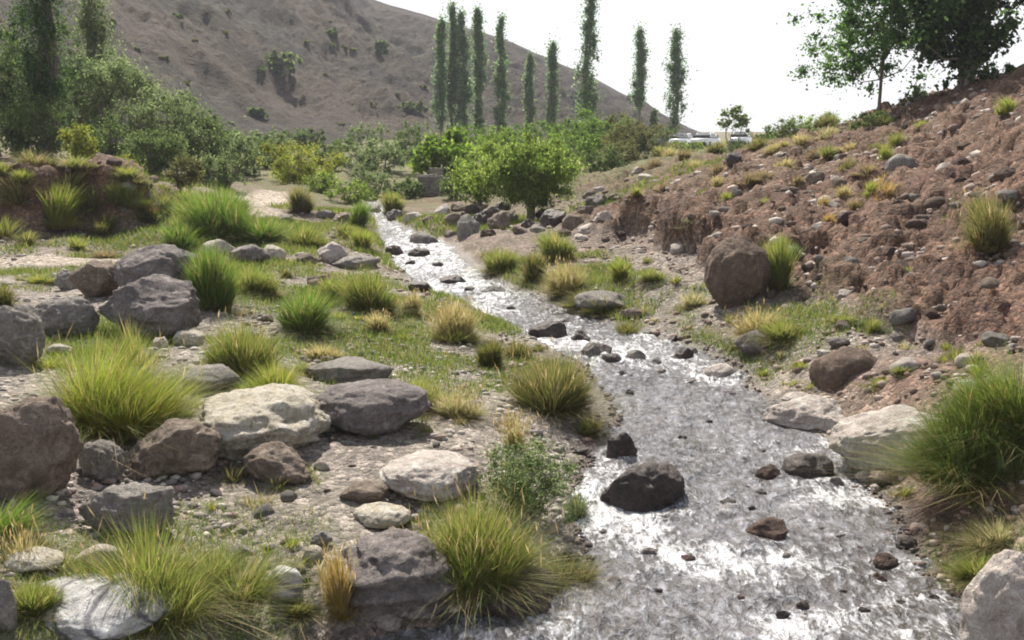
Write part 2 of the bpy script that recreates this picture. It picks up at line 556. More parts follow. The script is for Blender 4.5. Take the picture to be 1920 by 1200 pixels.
def hit(px, py, d0=4.5, d1=120):
    """first point of the ground seen through a pixel"""
    r = ray(px, py)
    d = np.exp(np.linspace(math.log(d0), math.log(d1), 700))
    z = HC + r[2] / r[1] * d
    g = H(r[0] / r[1] * d, d)
    k = np.nonzero(z <= g)[0]
    i = k[0] if len(k) else len(d) - 1
    return (r[0] / r[1] * d[i], d[i], g[i])

NR, NC = 760, 640
yy = np.exp(np.linspace(math.log(2.2), math.log(420), NR))
uu = np.linspace(-1.0, 1.0, NC)
uu = np.sign(uu) * (0.62 * np.abs(uu) + 0.45 * np.abs(uu) ** 4)
Y = np.repeat(yy, NC)
X = np.tile(uu, NR) * (Y + 2.0)
Z = H(X, Y)
sdv = stream_sd(X, Y)
RB = right_bank(X, Y, Z)
# colour masks in world space
green = np.zeros_like(X)
for px, py, rw, k in [(850, 690, 1.0, 1.0), (950, 690, .7, 1), (780, 760, .8, .8), (700, 650, 1.3, .7), (600, 680, 1, .8), (150, 640, 2, .8), (420, 500, 2, .6), (640, 560, 2, .6),
                      (1000, 540, 2.2, .8), (1150, 600, 1.5, .7), (1350, 640, 1.2, .7), (1450, 690, 1, .5), (1500, 600, 1, .6), (900, 600, 1, .7), (60, 500, 3, .6), (430, 440, 3, 1), (600, 440, 3, .8),
                      (1840, 1065, .5, 1), (330, 1140, 1.1, .7), (80, 1120, .9, .7), (650, 700, 1, .7), (1300, 585, 1.2, .6), (560, 360, 6, .8), (330, 330, 4, .6), (650, 330, 10, .9), (900, 330, 14, 1), (1050, 290, 14, 1), (750, 290, 14, 1)]:
    hx, hy, _ = hit(px, py)
    q = ((X - hx) ** 2 + ((Y - hy) * 0.7) ** 2) / (rw * rw)
    green = np.maximum(green, k * np.exp(-q))
green = np.clip(green * (.78 + 1.3 * fbm2(X, Y, 1.2, 4, 44)) + 0.8 * sstep(36, 50, Y), 0, 1)
green *= (1 - 0.0 * RB)
sand = np.zeros_like(X)
for px, py, rx, ry, k in [(490, 378, .8, 4.5, 1.0), (90, 488, 2.6, .7, .8), (485, 405, .7, 1.3, .8), (1560, 800, .5, .5, .3)]:
    hx, hy, _ = hit(px, py)
    sand = np.maximum(sand, k * sstep(1.3, .7, np.sqrt(((X - hx) / rx) ** 2 + ((Y - hy) / ry) ** 2) + .3 * fbm2(X, Y, .9, 3, 7)))
green *= 1 - sand
wet = sstep(0.28, 0.05, sdv + 0.1 * fbm2(X, Y, 3, 3, 12))
redm = np.clip(np.maximum(np.maximum(RB * 1.4, sstep(30, 40, Y)), 0.5 * sstep(18, 24, Y) + .5 * (X < 0) * sstep(.5, 1.0, Z - SL * Y) * sstep(19, 21, Y) * sstep(30, 26, Y)), 0, 1)
for px, py, rw in [(1700, 720, 1.3), (1800, 700, 1.2), (1620, 760, .9), (1750, 970, .9), (1850, 950, .9)]:   # bare brown earth of the near right ledge
    hx, hy, _ = hit(px, py)
    redm = np.maximum(redm, .9 * np.exp(-((X - hx) ** 2 + (Y - hy) ** 2) / rw ** 2) * (sdv > .1))
# fine relief pushed along the surface, so steep faces get depth too
Pn = np.stack([X, Y, Z], 1).reshape(NR, NC, 3)
dx = np.gradient(Pn, axis=1); dy = np.gradient(Pn, axis=0)
nrm = np.cross(dx, dy).reshape(-1, 3)
nrm /= np.linalg.norm(nrm, axis=1)[:, None] + 1e-9
P3 = np.stack([X, Y, Z], 1)
LBK = sstep(1.2, .7, np.sqrt(((X / Y * F + 860) / 360) ** 4 + ((Y - 24) / 3.4) ** 4)) * sstep(.5, .9, Z - SL * Y)
amp = (0.03 + 0.22 * np.maximum(RB, LBK)) * sstep(0.0, .3, sdv)
disp = amp * fbm(P3 * 2.4, 5, 61, 0.62) + 0.6 * amp * fbm(P3 * np.array([1.2, 1.2, 4.5]), 3, 71, 0.55, True) + (0.012 + .05 * np.maximum(RB, LBK)) * sstep(0, .3, sdv) * np.abs(fbm(P3 * 9, 3, 81, .7))
P3 = P3 + nrm * disp[:, None]
gme = mesh_np('ground', P3, grid_faces(NR, NC), True, None, {'red': redm, 'green': green, 'wet': wet, 'sand': sand})
tag(obj('ground', gme, M_GROUND), kind='structure')

# ------------------------------------------------------------------ far hill
RIDGE = [(-2200, -560), (-1200, -520), (-500, -480), (0, -380), (300, -240), (500, -115), (620, -45), (710, -2), (830, 38), (950, 76), (1030, 110), (1110, 146), (1180, 184), (1260, 224),
         (1310, 246), (1370, 262), (1450, 276), (1700, 292), (1900, 300)]
HR, HCn = 260, 520
hp = np.linspace(-2000, 1600, HCn)
ridge_py = np.interp(hp, [a for a, b in RIDGE], [b for a, b in RIDGE])
ub = (hp - 960) / F / math.cos(PITCH) 
dbase = np.interp(hp, [-2000, 0, 400, 700, 1000, 1400, 1600], [70, 75, 85, 108, 125, 150, 160])
dridge = np.interp(hp, [-2000, 0, 700, 1300, 1600], [190, 210, 240, 270, 280])
VX, VY, VZ, UP = [], [], [], []
for j in range(HR):
    t_ = j / (HR - 1) * 1.25
    d = dbase + (dridge - dbase) * np.minimum(t_, 1) + np.maximum(t_ - 1, 0) * 300
    rr = [at(a, b, dd) for a, b, dd in zip(hp, ridge_py, dridge)]
    zr = np.array([q[2] for q in rr])
    xs = np.array([(a - 960) / F * dd / (ray(960, 290)[1]) for a, dd in zip(hp, d)])
    zb = 1.5
    prof = min(t_, 1)
    prof = 0.72 * prof ** 0.9 + 0.28 * (1 - (1 - prof) ** 2)
    z = zb + (zr - zb) * prof - max(t_ - 1, 0) * 110
    VX.append(xs); VY.append(d); VZ.append(z); UP.append(np.full(HCn, sstep(.55, .95, np.array(t_))))
VX, VY, VZ, UP = map(np.concatenate, (VX, VY, VZ, UP))
t_all = np.repeat(np.linspace(0, 1.25, HR), HCn)
env = np.clip(np.sin(np.clip(t_all, 0, 1) * math.pi), 0, 1) ** .7
sc_ = np.clip((VZ) / 12, .15, 1)
gul = fbm2(VX + VY * .45, VY * .35, .045, 5, 301, .55, True)
VZ = VZ + env * sc_ * (7.0 * (gul - .55) + 3.2 * (fbm2(VX, VY, .12, 5, 311, .6) - .3) + 1.3 * fbm2(VX + VY * .3, VY * .3, .22, 4, 321, .6, True)) + (1 - env) * .5 * fbm2(VX, VY, .1, 4, 312)
ridge_lit = np.clip(UP * sstep(400, 900, (VX / VY * F + 960)) + .3 * fbm2(VX, VY, .03, 4, 5), 0, 1)  # mask of the ridge band painted as sunlit
hme = mesh_np('hill', np.stack([VX, VY, VZ], 1), grid_faces(HR, HCn), True, None, {'upper': ridge_lit})
tag(obj('hill', hme, M_HILL), kind='structure')

def hill_at(px, py):
    """point of the hillside seen through a pixel"""
    r = ray(px, py)
    ux, uz = VX / VY, (VZ - HC) / VY
    k = (ux - r[0] / r[1]) ** 2 + (uz - r[2] / r[1]) ** 2
    k[t_all > 1] = 9
    i = int(np.argmin(k))
    return VX[i], VY[i], VZ[i]

# ------------------------------------------------------------------ rocks
import bmesh
_ico = {}
def ico(s):
    if s not in _ico:
        bm = bmesh.new()
        bmesh.ops.create_icosphere(bm, subdivisions=s, radius=1)
        V = np.array([v.co[:] for v in bm.verts]); Fc = np.array([[v.index for v in f.verts] for f in bm.faces])
        bm.free()
        _ico[s] = (V, Fc)
    return _ico[s]

def rock_shape(seed, sub=4, cuts=9, rough=0.16, round_=0.5, layered=0.0):
    rs = np.random.RandomState(seed)
    V, Fc = ico(sub)
    V = V.copy()
    for k in range(cuts):
        nrm_ = rs.normal(size=3); nrm_ /= np.linalg.norm(nrm_)
        c = rs.uniform(.5, .88) * (1 - round_) + rs.uniform(.8, .98) * round_
        d = V @ nrm_
        over = np.maximum(d - c, 0)
        V -= nrm_ * (over * 0.93)[:, None]
    o = rs.uniform(-50, 50, 3)
    N_ = V / (np.linalg.norm(V, axis=1)[:, None] + 1e-9)
    dsp = rough * fbm(V * 1.3 + o, 3, seed) + rough * .75 * fbm(V * 2.9 + o, 4, seed + 9, .6, True)
    if sub >= 5:
        dsp = dsp + rough * .4 * fbm(V * 9 + o, 3, seed + 19, .6)
    V = V + N_ * dsp[:, None]
    if layered:
        zz = V[:, 2] * 7 + fbm(V * 1.5 + o, 2, seed)
        V[:, :2] *= (1 + layered * .12 * np.sin(zz * 2.2))[:, None]
    lo, hi = V.min(0), V.max(0)
    V = (V - (lo + hi) / 2) / ((hi - lo) / 2)
    return V, Fc

WAKES = []
def place_rock(name, label, cx, top, bot, wpx, mat, seed, round_=.5, sub=4, rough=.16, tilt=0., depth=.85, group=None, cuts=9, layered=0, sink=.18, skew=0., base=None, cat=None):
    cuts = cuts + 5 if round_ < .6 else cuts - 3
    g = hit(cx, base if base else min(bot, 1195))
    q0 = on_plane(cx, bot)
    if stream_sd(np.array([q0[0]]), np.array([q0[1]]))[0] < .05:
        g = (q0[0], q0[1], q0[2])
        sink = max(sink, .55)
        WAKES.append((g[0], g[1], wpx * g[1] / F))
    if base is None and bot > 1195:
        r0 = on_plane(cx, bot, .25)
        g = (r0[0], r0[1], float(H(r0[0], r0[1])[0]))
    d0 = g[1]
    W = wpx * d0 / F
    D = W * depth
    dc = d0 + D * .38
    W = wpx * dc / F
    # height from the top edge
    tz = at(cx, top, dc)[2]
    zc0 = max(float(H(g[0], d0)[0]), SL * d0 - .03)
    hgt = max(tz - zc0, W * .22)
    if cat == 'stone': hgt = min(hgt, W * .5)
    hz_ = hgt * (1 + sink)
    V, Fc = rock_shape(seed, sub, cuts, rough, round_, layered)
    V = V * np.array([W / 2, D / 2, hz_ / 2])
    if skew:
        V[:, 0] += V[:, 2] * skew
    if tilt:
        c, s = math.cos(tilt), math.sin(tilt)
        V = np.stack([V[:, 0] * c + V[:, 2] * s, V[:, 1], -V[:, 0] * s + V[:, 2] * c], 1)
    me = mesh_np(name, V, Fc)
    x = (cx - 960) / F * dc / ray(960, (top + bot) / 2)[1]
    o = obj(name, me, RM[mat], None, (x, dc, zc0 + hgt - hz_ / 2))
    tag(o, label, cat or ('boulder' if W > .45 else 'rock'), group)
    return o

exec_rocks = [
 # cx, top, bot, w, mat, seed, label, extra
 (300, 458, 572, 165, 'purple', 1, 'big rounded purple-grey boulder at the back of the cluster left of the tall green tuft', dict(round_=.6, sub=5)),
 (180, 488, 562, 88, 'brown', 2, 'rusty brown rock squeezed against the left side of the big purple-grey boulder', dict(round_=.3)),
 (282, 516, 640, 190, 'purple', 33, 'peaked purple-grey boulder with a slanting right face in front of the rusty brown rock', dict(round_=.15, sub=5, skew=-.25)),
 (122, 555, 636, 128, 'grey', 4, 'rounded dark grey boulder between the left frame edge and the peaked boulder', dict(round_=.6, sub=5)),
 (25, 568, 692, 118, 'grey', 5, 'smooth grey boulder cut by the left frame edge above the yellow-green tuft', dict(round_=.4, sub=5)),
 (355, 618, 652, 62, 'cream', 6, 'small pale cream rounded rock between the two large green tufts', dict(round_=.9)),
 (42, 745, 945, 225, 'brown', 47, 'huge blocky flat-topped brown boulder at the left frame edge', dict(round_=.12, sub=5, depth=.7, cuts=12)),
 (190, 825, 905, 92, 'grey', 8, 'round grey rock touching the huge blocky brown boulder', dict(round_=.6, sub=5)),
 (325, 787, 900, 185, 'brown', 39, 'rugged brown-grey slab sloping under the yellow-green tuft', dict(round_=.15, sub=5, skew=.2)),
 (490, 732, 872, 262, 'cream', 10, 'large cream and grey mottled boulder, the brightest on the left bank', dict(round_=.8, sub=5, rough=.2, depth=1.3)),
 (522, 832, 915, 125, 'brown', 11, 'brown wedge-shaped rock overhanging its shadow in front of the cream boulder', dict(round_=.1, sub=5, skew=-.3)),
 (695, 716, 826, 232, 'purple', 12, 'broad pitted purple-grey boulder right of the cream boulder', dict(round_=.6, sub=5, rough=.14)),
 (652, 681, 722, 170, 'grey', 13, 'low flat grey boulder just behind the broad pitted one', dict(round_=.4)),
 (395, 684, 742, 118, 'grey', 14, 'low grey sloping rock behind the cream boulder, half under grass', dict(round_=.4)),
 (245, 905, 1012, 180, 'grey', 57, 'angular grey boulder with a pale edge behind the spreading green tuft', dict(round_=.08, sub=5, skew=-.15)),
 (58, 1032, 1084, 125, 'cream', 16, 'flat cream rock near the left frame edge among dry seed stalks', dict(round_=.4)),
 (188, 1022, 1080, 92, 'pale', 17, 'rounded pale grey rock right of the flat cream rock', dict(round_=.7)),
 (2, 1085, 1190, 52, 'grey', 18, 'grey boulder sliver at the lower left frame edge beside the striped rock', dict(round_=.5)),
 (172, 1122, 1230, 345, 'marble', 19, 'white marble rock with black swirling stripes in the bottom left corner', dict(round_=.7, sub=5, rough=.12, skew=-.15, depth=.9)),
 (532, 1064, 1130, 76, 'marble', 20, 'small rounded pale rock with dark stripes on the gravel', dict(round_=.8)),
 (603, 996, 1032, 44, 'grey', 21, 'small square grey stone block beside the orange dry tuft', dict(round_=.05)),
 (458, 1022, 1050, 54, 'purple', 22, 'small flat purple-grey slab on the gravel right of the spreading tuft', dict(round_=.05)),
 (588, 1024, 1060, 40, 'cream', 23, 'small whitish rock just left of the orange dry tuft', dict(round_=.5)),
 (682, 903, 950, 98, 'brown', 24, 'flat brown-grey rock touching the left end of the long pale boulder', dict(round_=.5)),
 (805, 852, 945, 200, 'pale', 25, 'long pale grey boulder behind the big seeding tuft', dict(round_=.7, sub=5, skew=-.1, depth=1.1)),
 (715, 950, 994, 118, 'cream', 26, 'cream rock with a bright rounded top left of the big seeding tuft', dict(round_=.6)),
 (745, 1003, 1172, 250, 'purple', 27, 'broad layered grey boulder the big seeding tuft grows on', dict(round_=.35, sub=5, layered=.8, depth=1.1)),
 (955, 1072, 1150, 215, 'dark', 28, 'long dark wet boulder at the water under the big seeding tuft', dict(round_=.3, sub=5)),
 (1205, 866, 958, 172, 'dark', 29, 'large dark red-brown boulder standing in the middle of the stream', dict(round_=.45, sub=5, skew=.1)),
 (1165, 806, 860, 60, 'dark', 30, 'small pointed dark rock upstream of the large mid-stream boulder', dict(round_=.2)),
 (1516, 848, 897, 98, 'dark', 31, 'smooth dark boulder in the stream left of the pale boulder under the arching grass', dict(round_=.7)),
 (1440, 871, 896, 48, 'red', 32, 'small red-brown stone beside the smooth dark boulder in the stream', dict(round_=.5)),
 (1436, 972, 1006, 80, 'red', 33, 'jagged red-brown rock breaking the stream downstream of the smooth dark boulder', dict(round_=.1)),
 (1570, 893, 912, 30, 'purple', 332, 'tiny purple stone in the white water below the smooth dark boulder', dict(round_=.2)),
 (1027, 600, 633, 76, 'dark', 34, 'dark oval rock at the bend of the stream', dict(round_=.6)),
 (1090, 618, 640, 40, 'dark', 35, 'small dark rock just right of the oval rock at the bend', dict(round_=.4)),
 (1118, 643, 664, 62, 'dark', 36, 'flat dark slab in the riffle below the bend', dict(round_=.3)),
 (1146, 662, 678, 40, 'dark', 37, 'small dark stone right below the flat slab in the riffle', dict(round_=.3)),
 (1192, 655, 672, 40, 'grey', 38, 'small grey stone in the riffle between the slab and the right bank', dict(round_=.3)),
 (1282, 650, 671, 40, 'dark', 39, 'small dark block at the right edge of the riffle', dict(round_=.1)),
 (1348, 681, 705, 66, 'pale', 40, 'small pale flat rock at the right water edge below the riffle', dict(round_=.4)),
 (1420, 618, 668, 88, 'purple', 41, 'purple-grey rock in front of the straw-topped grass on the right bank', dict(round_=.5)),
 (1524, 743, 810, 190, 'pale', 42, 'wide pale pinkish boulder at the right water edge', dict(round_=.5, sub=5)),
 (1690, 765, 892, 250, 'pale', 43, 'long pale cream boulder half covered by the arching grass', dict(round_=.6, sub=5, skew=.2)),
 (1655, 878, 915, 66, 'brown', 44, 'small tan rock at the foot of the arching grass', dict(round_=.5)),
 (1905, 1030, 1215, 215, 'pale', 45, 'big rounded grey-tan boulder in the bottom right corner', dict(round_=.6, sub=5)),
 (1385, 440, 576, 126, 'earth', 46, 'big round brown boulder at the foot of the right bank', dict(round_=.75, sub=5, rough=.12, depth=.9)),
 (1688, 288, 333, 58, 'grey', 48, 'round grey boulder lying high on the bare right slope', dict(round_=.8)),
 (1896, 312, 348, 62, 'red', 49, 'brown rock at the right frame edge high on the slope', dict(round_=.4)),
 (1732, 402, 446, 72, 'red', 50, 'dark red-brown rock sticking out of the middle of the right slope', dict(round_=.2)),
 (1592, 648, 708, 140, 'earth', 51, 'low earthy brown dome of rock at the foot of the right bank', dict(round_=.7, rough=.14, sink=1.2)),
 (1132, 546, 590, 112, 'grey', 52, 'grey rock with a green cushion plant on the right bank of the bend', dict(round_=.3)),
 (1183, 577, 600, 42, 'brown', 53, 'small brown rock right of the rock with the cushion plant', dict(round_=.4)),
 (1375, 283, 322, 36, 'dark', 54, 'dark standing rock on the top edge of the right bank', dict(round_=.5)),
 (795, 433, 457, 56, 'grey', 55, 'grey rock at the top of the stream near the cascade', dict(round_=.5)),
 (738, 458, 478, 34, 'dark', 56, 'small dark rock in the white water left of the stream top', dict(round_=.4)),
 (786, 464, 481, 42, 'dark', 57, 'dark rock in the white water in the middle of the upper stream', dict(round_=.5)),
 (850, 515, 532, 52, 'dark', 58, 'dark flat rock against the right side of the upper stream', dict(round_=.4)),
 (925, 536, 548, 48, 'dark', 59, 'thin dark slab at the right water edge above the bend', dict(round_=.4)),
 (788, 528, 549, 46, 'dark', 60, 'dark rock at the left water edge behind the straw tufts', dict(round_=.5)),
 (410, 448, 482, 64, 'pale', 61, 'pale grey rock at the left end of the rock row in front of the reeds', dict(round_=.4)),
 (468, 458, 497, 78, 'purple', 62, 'wide purple-grey rock in the rock row in front of the reeds', dict(round_=.3)),
 (512, 459, 490, 50, 'cream', 63, 'cream-topped rock right of the wide purple-grey one in the rock row', dict(round_=.4)),
 (575, 474, 498, 46, 'brown', 64, 'brown rock in the gap of the rock row left of the mottled one', dict(round_=.4)),
 (624, 453, 496, 62, 'pale', 65, 'mottled pale rock at the right end of the rock row', dict(round_=.3)),
 (668, 478, 506, 92, 'grey', 66, 'flat grey slab beside the upper stream, left bank', dict(round_=.4)),
 (600, 515, 545, 52, 'brown', 67, 'brown rock half hidden behind the round lush tuft', dict(round_=.3)),
 (110, 645, 668, 50, 'pale', 68, 'small pale rock behind the yellow-green tuft', dict(round_=.5)),
 (300, 632, 655, 30, 'pale', 69, 'small pinkish rock in front of the peaked boulder', dict(round_=.2)),
 (125, 505, 545, 45, 'grey', 70, 'small grey rock left of the rusty brown rock', dict(round_=.4)),
 (1110, 640, 668, 40, 'grey', 71, 'grey stone at the near side of the riffle slab', dict(round_=.4)),
 (612, 393, 412, 36, 'purple', 72, 'purple-grey rock beside the pale dirt track', dict(round_=.4)),
 (535, 402, 420, 28, 'dark', 73, 'small dark stone on the near end of the pale dirt track', dict(round_=.4)),
 (1575, 632, 656, 45, 'purple', 74, 'purple rock just above the earthy dome of rock', dict(round_=.3)),
 (1620, 880, 905, 36, 'pale', 75, 'small pale stone wedged below the long cream boulder', dict(round_=.5)),
 (1545, 655, 672, 30, 'pale', 76, 'little whitish stone left of the earthy dome of rock', dict(round_=.4)),
 (1888, 850, 890, 90, 'grey', 77, 'dark grey rock under the grass at the right frame edge', dict(round_=.4)),
 (1495, 735, 762, 60, 'pale', 78, 'pale rock behind the wide pinkish boulder', dict(round_=.3)),
 (640, 1080, 1150, 60, 'purple', 79, 'dark grey rock at the foot of the orange dry tuft', dict(round_=.4)),
 (450, 1110, 1150, 60, 'grey', 80, 'grey rock at the right foot of the spreading tuft', dict(round_=.4)),
]
for cx, top, bot, wp, mt, sd_, lab, kw in exec_rocks:
    place_rock('boulder' if wp > 60 else 'rock', lab, cx, top, bot, wp, mt, sd_ * 7 + 1, **kw)

# rocks under the willow and by the cascade
i = 0
for cx, cy, wp, hp_, mt in [(850, 425, 40, 26, 'brown'), (878, 440, 44, 40, 'grey'), (905, 425, 50, 34, 'dark'), (935, 430, 44, 36, 'brown'), (955, 418, 36, 22, 'grey'), (890, 408, 40, 26, 'dark'),
                           (830, 408, 36, 26, 'pale'), (862, 398, 34, 20, 'brown'), (1040, 425, 60, 34, 'dark'), (1075, 430, 46, 30, 'brown'), (1010, 438, 34, 18, 'grey'), (700, 398, 30, 14, 'dark'), (742, 412, 36, 20, 'purple'), (775, 415, 40, 18, 'pale'),
                           (650, 420, 36, 22, 'brown'), (1130, 418, 40, 24, 'pale'), (1100, 438, 56, 20, 'pale'), (1090, 452, 30, 14, 'pale'), (1160, 385, 40, 24, 'brown'), (845, 445, 26, 14, 'brown'), (915, 445, 30, 16, 'red'), (975, 440, 30, 18, 'brown'), (868, 415, 26, 18, 'red'), (925, 405, 30, 18, 'dark'), (1060, 445, 30, 16, 'red'), (1020, 415, 36, 24, 'dark'), (990, 428, 30, 18, 'dark'), (805, 420, 28, 16, 'brown'), (820, 432, 24, 12, 'purple'), (1095, 405, 36, 20, 'brown'), (1140, 400, 30, 16, 'red'), (1105, 372, 30, 18, 'brown'), (900, 392, 30, 16, 'brown'), (945, 395, 34, 18, 'dark'), (1120, 390, 44, 26, 'purple'),(1210, 345, 30, 20, 'pale'), (1195, 330, 26, 18, 'pale'), (1530, 345, 40, 24, 'brown')]:
    i += 1
    pale = mt == 'pale' and cx > 1080
    place_rock('rock', 'white-grey rock tumbled down the upstream end of the right bank' if pale else 'brown or grey rock in the jumble at the cascade and under the willow', cx, cy - hp_, cy, wp, mt, 500 + i, round_=.12, sub=4, sink=.5, rough=.22, depth=1.1,
               group='pale rocks on the upstream end of the right bank' if pale else 'rocks jumbled at the cascade and under the willow')

# small stones standing in the water
i = 0
for cx, cy, wp, mt in [(1505, 1133, 26, 'dark'), (1467, 1152, 30, 'dark'), (1622, 1146, 28, 'dark'), (1588, 1148, 18, 'red'), (1583, 1108, 20, 'dark'), (1690, 1130, 24, 'dark'), (1750, 1124, 30, 'dark'), (1722, 1118, 18, 'dark'), (1715, 1198, 40, 'red'),
                       (1560, 1178, 20, 'red'), (1470, 1200, 50, 'dark'), (1365, 945, 32, 'dark'), (1425, 925, 26, 'dark'), (1362, 925, 20, 'red'), (1345, 846, 18, 'dark'), (1428, 846, 18, 'dark'), (1220, 1040, 40, 'purple'), (1290, 1052, 34, 'red'), (1700, 1030, 50, 'dark'),
                       (1660, 1060, 50, 'red'), (1725, 1065, 22, 'cream'), (1400, 912, 14, 'red'), (1090, 852, 30, 'dark'), (1180, 862, 30, 'grey'), (1320, 960, 14, 'dark'), (1410, 950, 16, 'dark'), (1240, 700, 24, 'grey'), (1650, 1085, 30, 'red'), (1640, 965, 10, 'dark'), (1130, 1000, 26, 'dark'), (1150, 1090, 30, 'purple'), (1235, 1105, 18, 'dark'), (1390, 1120, 20, 'red'), (1530, 1085, 22, 'dark'), (1610, 1030, 24, 'red'), (1540, 990, 16, 'dark'), (1475, 1040, 18, 'purple'), (1280, 820, 18, 'dark'), (1330, 790, 16, 'dark'), (1230, 770, 20, 'purple'), (1395, 800, 22, 'dark'), (1180, 735, 20, 'dark'), (1300, 720, 22, 'dark'), (1370, 740, 24, 'purple'), (1060, 690, 22, 'dark'), (1170, 700, 18, 'dark'), (1230, 680, 22, 'dark'), (1260, 640, 26, 'dark'), (1215, 628, 22, 'grey'), (1300, 660, 22, 'grey'), (1060, 605, 20, 'dark'), (960, 580, 22, 'dark'), (880, 545, 20, 'dark'), (820, 500, 22, 'dark'), (770, 495, 20, 'dark'), (1580, 1010, 30, 'purple'), (1670, 1005, 24, 'grey')]:
    i += 1
    place_rock('stone', 'small stone poking out of the shallow near stream', cx, cy - wp * .45, cy, wp, mt, 700 + i, round_=.1, sub=4, rough=.24, group='small stones in the shallow near stream', cat='stone')

# stream surface
WR, WC = 900, 130
wy = np.exp(np.linspace(math.log(2.2), math.log(41), WR))
tt = np.linspace(0, 1, WC)
Lw, Rw = np.interp(wy, ey, el) - .35, np.interp(wy, ey, er) + .35
WX = (Lw[:, None] + (Rw - Lw)[:, None] * tt).ravel()
WY = np.repeat(wy, WC)
ca, sa = math.cos(0.25), math.sin(0.25)
fx, fy = WX * ca - WY * sa * -1, WX * -sa + WY * ca
wave = 0.040 * fbm2(WX, WY * 0.8, 2.6, 3, 21) + 0.030 * fbm2(WX, WY * 0.7, 8.5, 3, 22, .6) + 0.018 * fbm2(WX, WY, 4.0, 2, 23, .5, True)
foam = 0.22 + 0.55 * fbm2(WX + .25 * WY, WY * .45, 1.3, 4, 27)
foam += 0.5 * sstep(13.5, 19, WY)
for px, py, rx, ry, k in [(1180, 985, .5, .5, .5), (1350, 1050, .45, .35, .6), (1570, 925, .35, .4, .6), (1120, 900, .3, .6, .5), (1150, 650, .8, 1.0, .5), (1000, 640, .3, .8, .5), (1500, 1060, .4, .3, .4),
                          (1550, 1165, .7, .3, .5), (1350, 760, 1.2, 1.2, -.5), (1330, 1000, .3, .3, -.5), (1250, 1130, .5, .3, -.3), (1450, 900, .5, .5, -.3), (700, 1185, .5, .3, -.2), (560, 1190, .4, .3, .5)]:
    hx, hy, _ = on_plane(px, py)
    foam += k * np.exp(-(((WX - hx) / rx) ** 2 + ((WY - hy) / ry) ** 2))
wk = np.zeros_like(WX)
for x_, y_, w__ in WAKES:
    k_ = np.clip(w__ / .35, .35, 1.3)
    dx_, dy_ = (WX - x_) / (w__ * .9), (WY - (y_ - w__ * .5)) / (w__ * 1.5)
    wk = np.maximum(wk, .38 * k_ * np.exp(-(dx_ ** 2 + dy_ ** 2)))
    rr_ = np.sqrt(((WX - x_) / (w__ * .62)) ** 2 + ((WY - y_ - w__ * .3) / (w__ * .6)) ** 2)
    wk = np.maximum(wk, .45 * np.exp(-((rr_ - 1) * 4) ** 2))
    wave += .022 * k_ * np.exp(-((rr_ - 1.05) * 3.2) ** 2)
foam += .85 * wk * (1 + .6 * fbm2(WX, WY, 6, 3, 29))
WZ = SL * WY - 0.012 + wave
wme = mesh_np('stream_water', np.stack([WX, WY, WZ], 1), grid_faces(WR, WC), True, None, {'foam': np.clip(foam, 0, .85)})
tag(obj('stream_water', wme, M_WATER), kind='structure')

rng = np.random.RandomState(11)
PROTO = {}
def proto(mt, k):
    if (mt, k) not in PROTO:
        V, Fc = rock_shape(900 + k * 13 + len(mt), 3, 9, .14, .35)
        me = mesh_np('stone', V * np.array([.5, .42, .34]), Fc)
        me.materials.append(RM[mt])
        PROTO[(mt, k)] = me
    return PROTO[(mt, k)]

def stone(x, y, s, mt, label, group):
    o = bpy.data.objects.new('stone', proto(mt, rng.randint(4)))
    COL.objects.link(o)
    z = float(H(x, y)[0])
    o.location = (x, y, z + s * .08)
    o.scale = (s, s * rng.uniform(.7, 1.2), s * rng.uniform(.7, 1.1))
    o.rotation_euler = (rng.uniform(-.4, .4), rng.uniform(-.4, .4), rng.uniform(0, 6.28))
    tag(o, label, 'stone', group)

def sample_px(x0, x1, y0, y1):
    return rng.uniform(x0, x1), rng.uniform(y0, y1)
k = 0
while k < 95:
    px, py = sample_px(300, 1080, 790, 1180) if rng.rand() < .7 else sample_px(450, 900, 470, 680)
    p = hit(px, py)
    if stream_sd(np.array([p[0]]), np.array([p[1]]))[0] < .1: continue
    stone(p[0], p[1], rng.choice([.06, .08, .11, .15], p=[.35, .35, .2, .1]) * (1 + p[1] / 25), rng.choice(['grey', 'purple', 'brown', 'pale', 'cream'], p=[.35, .25, .2, .12, .08]),
          'fist-sized stone lying loose on the left gravel bank', 'loose stones on the left gravel bank')
    k += 1
k = 0
while k < 190:
    px, py = sample_px(1100, 1915, 230, 760)
    if py < 330 - (px - 1250) * .25 or py > 440 + (px - 1100) * .45: continue
    p = hit(px, py)
    if p[1] > 60: continue
    stone(p[0], p[1], rng.choice([.08, .13, .2, .32], p=[.3, .35, .25, .1]) * (.6 + p[1] / 25), rng.choice(['red', 'pale', 'brown', 'earth', 'grey', 'cream'], p=[.2, .25, .2, .08, .2, .07]),
          'stone bedded in the reddish earth of the right bank', 'stones bedded in the right bank')
    k += 1

k = 0
while k < 40:
    px, py = rng.uniform(0, 380), rng.uniform(300, 450)
    p = hit(px, py)
    if p[1] < 20 or p[1] > 34: continue
    stone(p[0], p[1], rng.choice([.12, .2, .32, .45], p=[.3, .35, .25, .1]), rng.choice(['red', 'pale', 'brown', 'earth', 'grey']),
          'stone lying on the far left earth bank', 'stones on the far left earth bank')
    k += 1

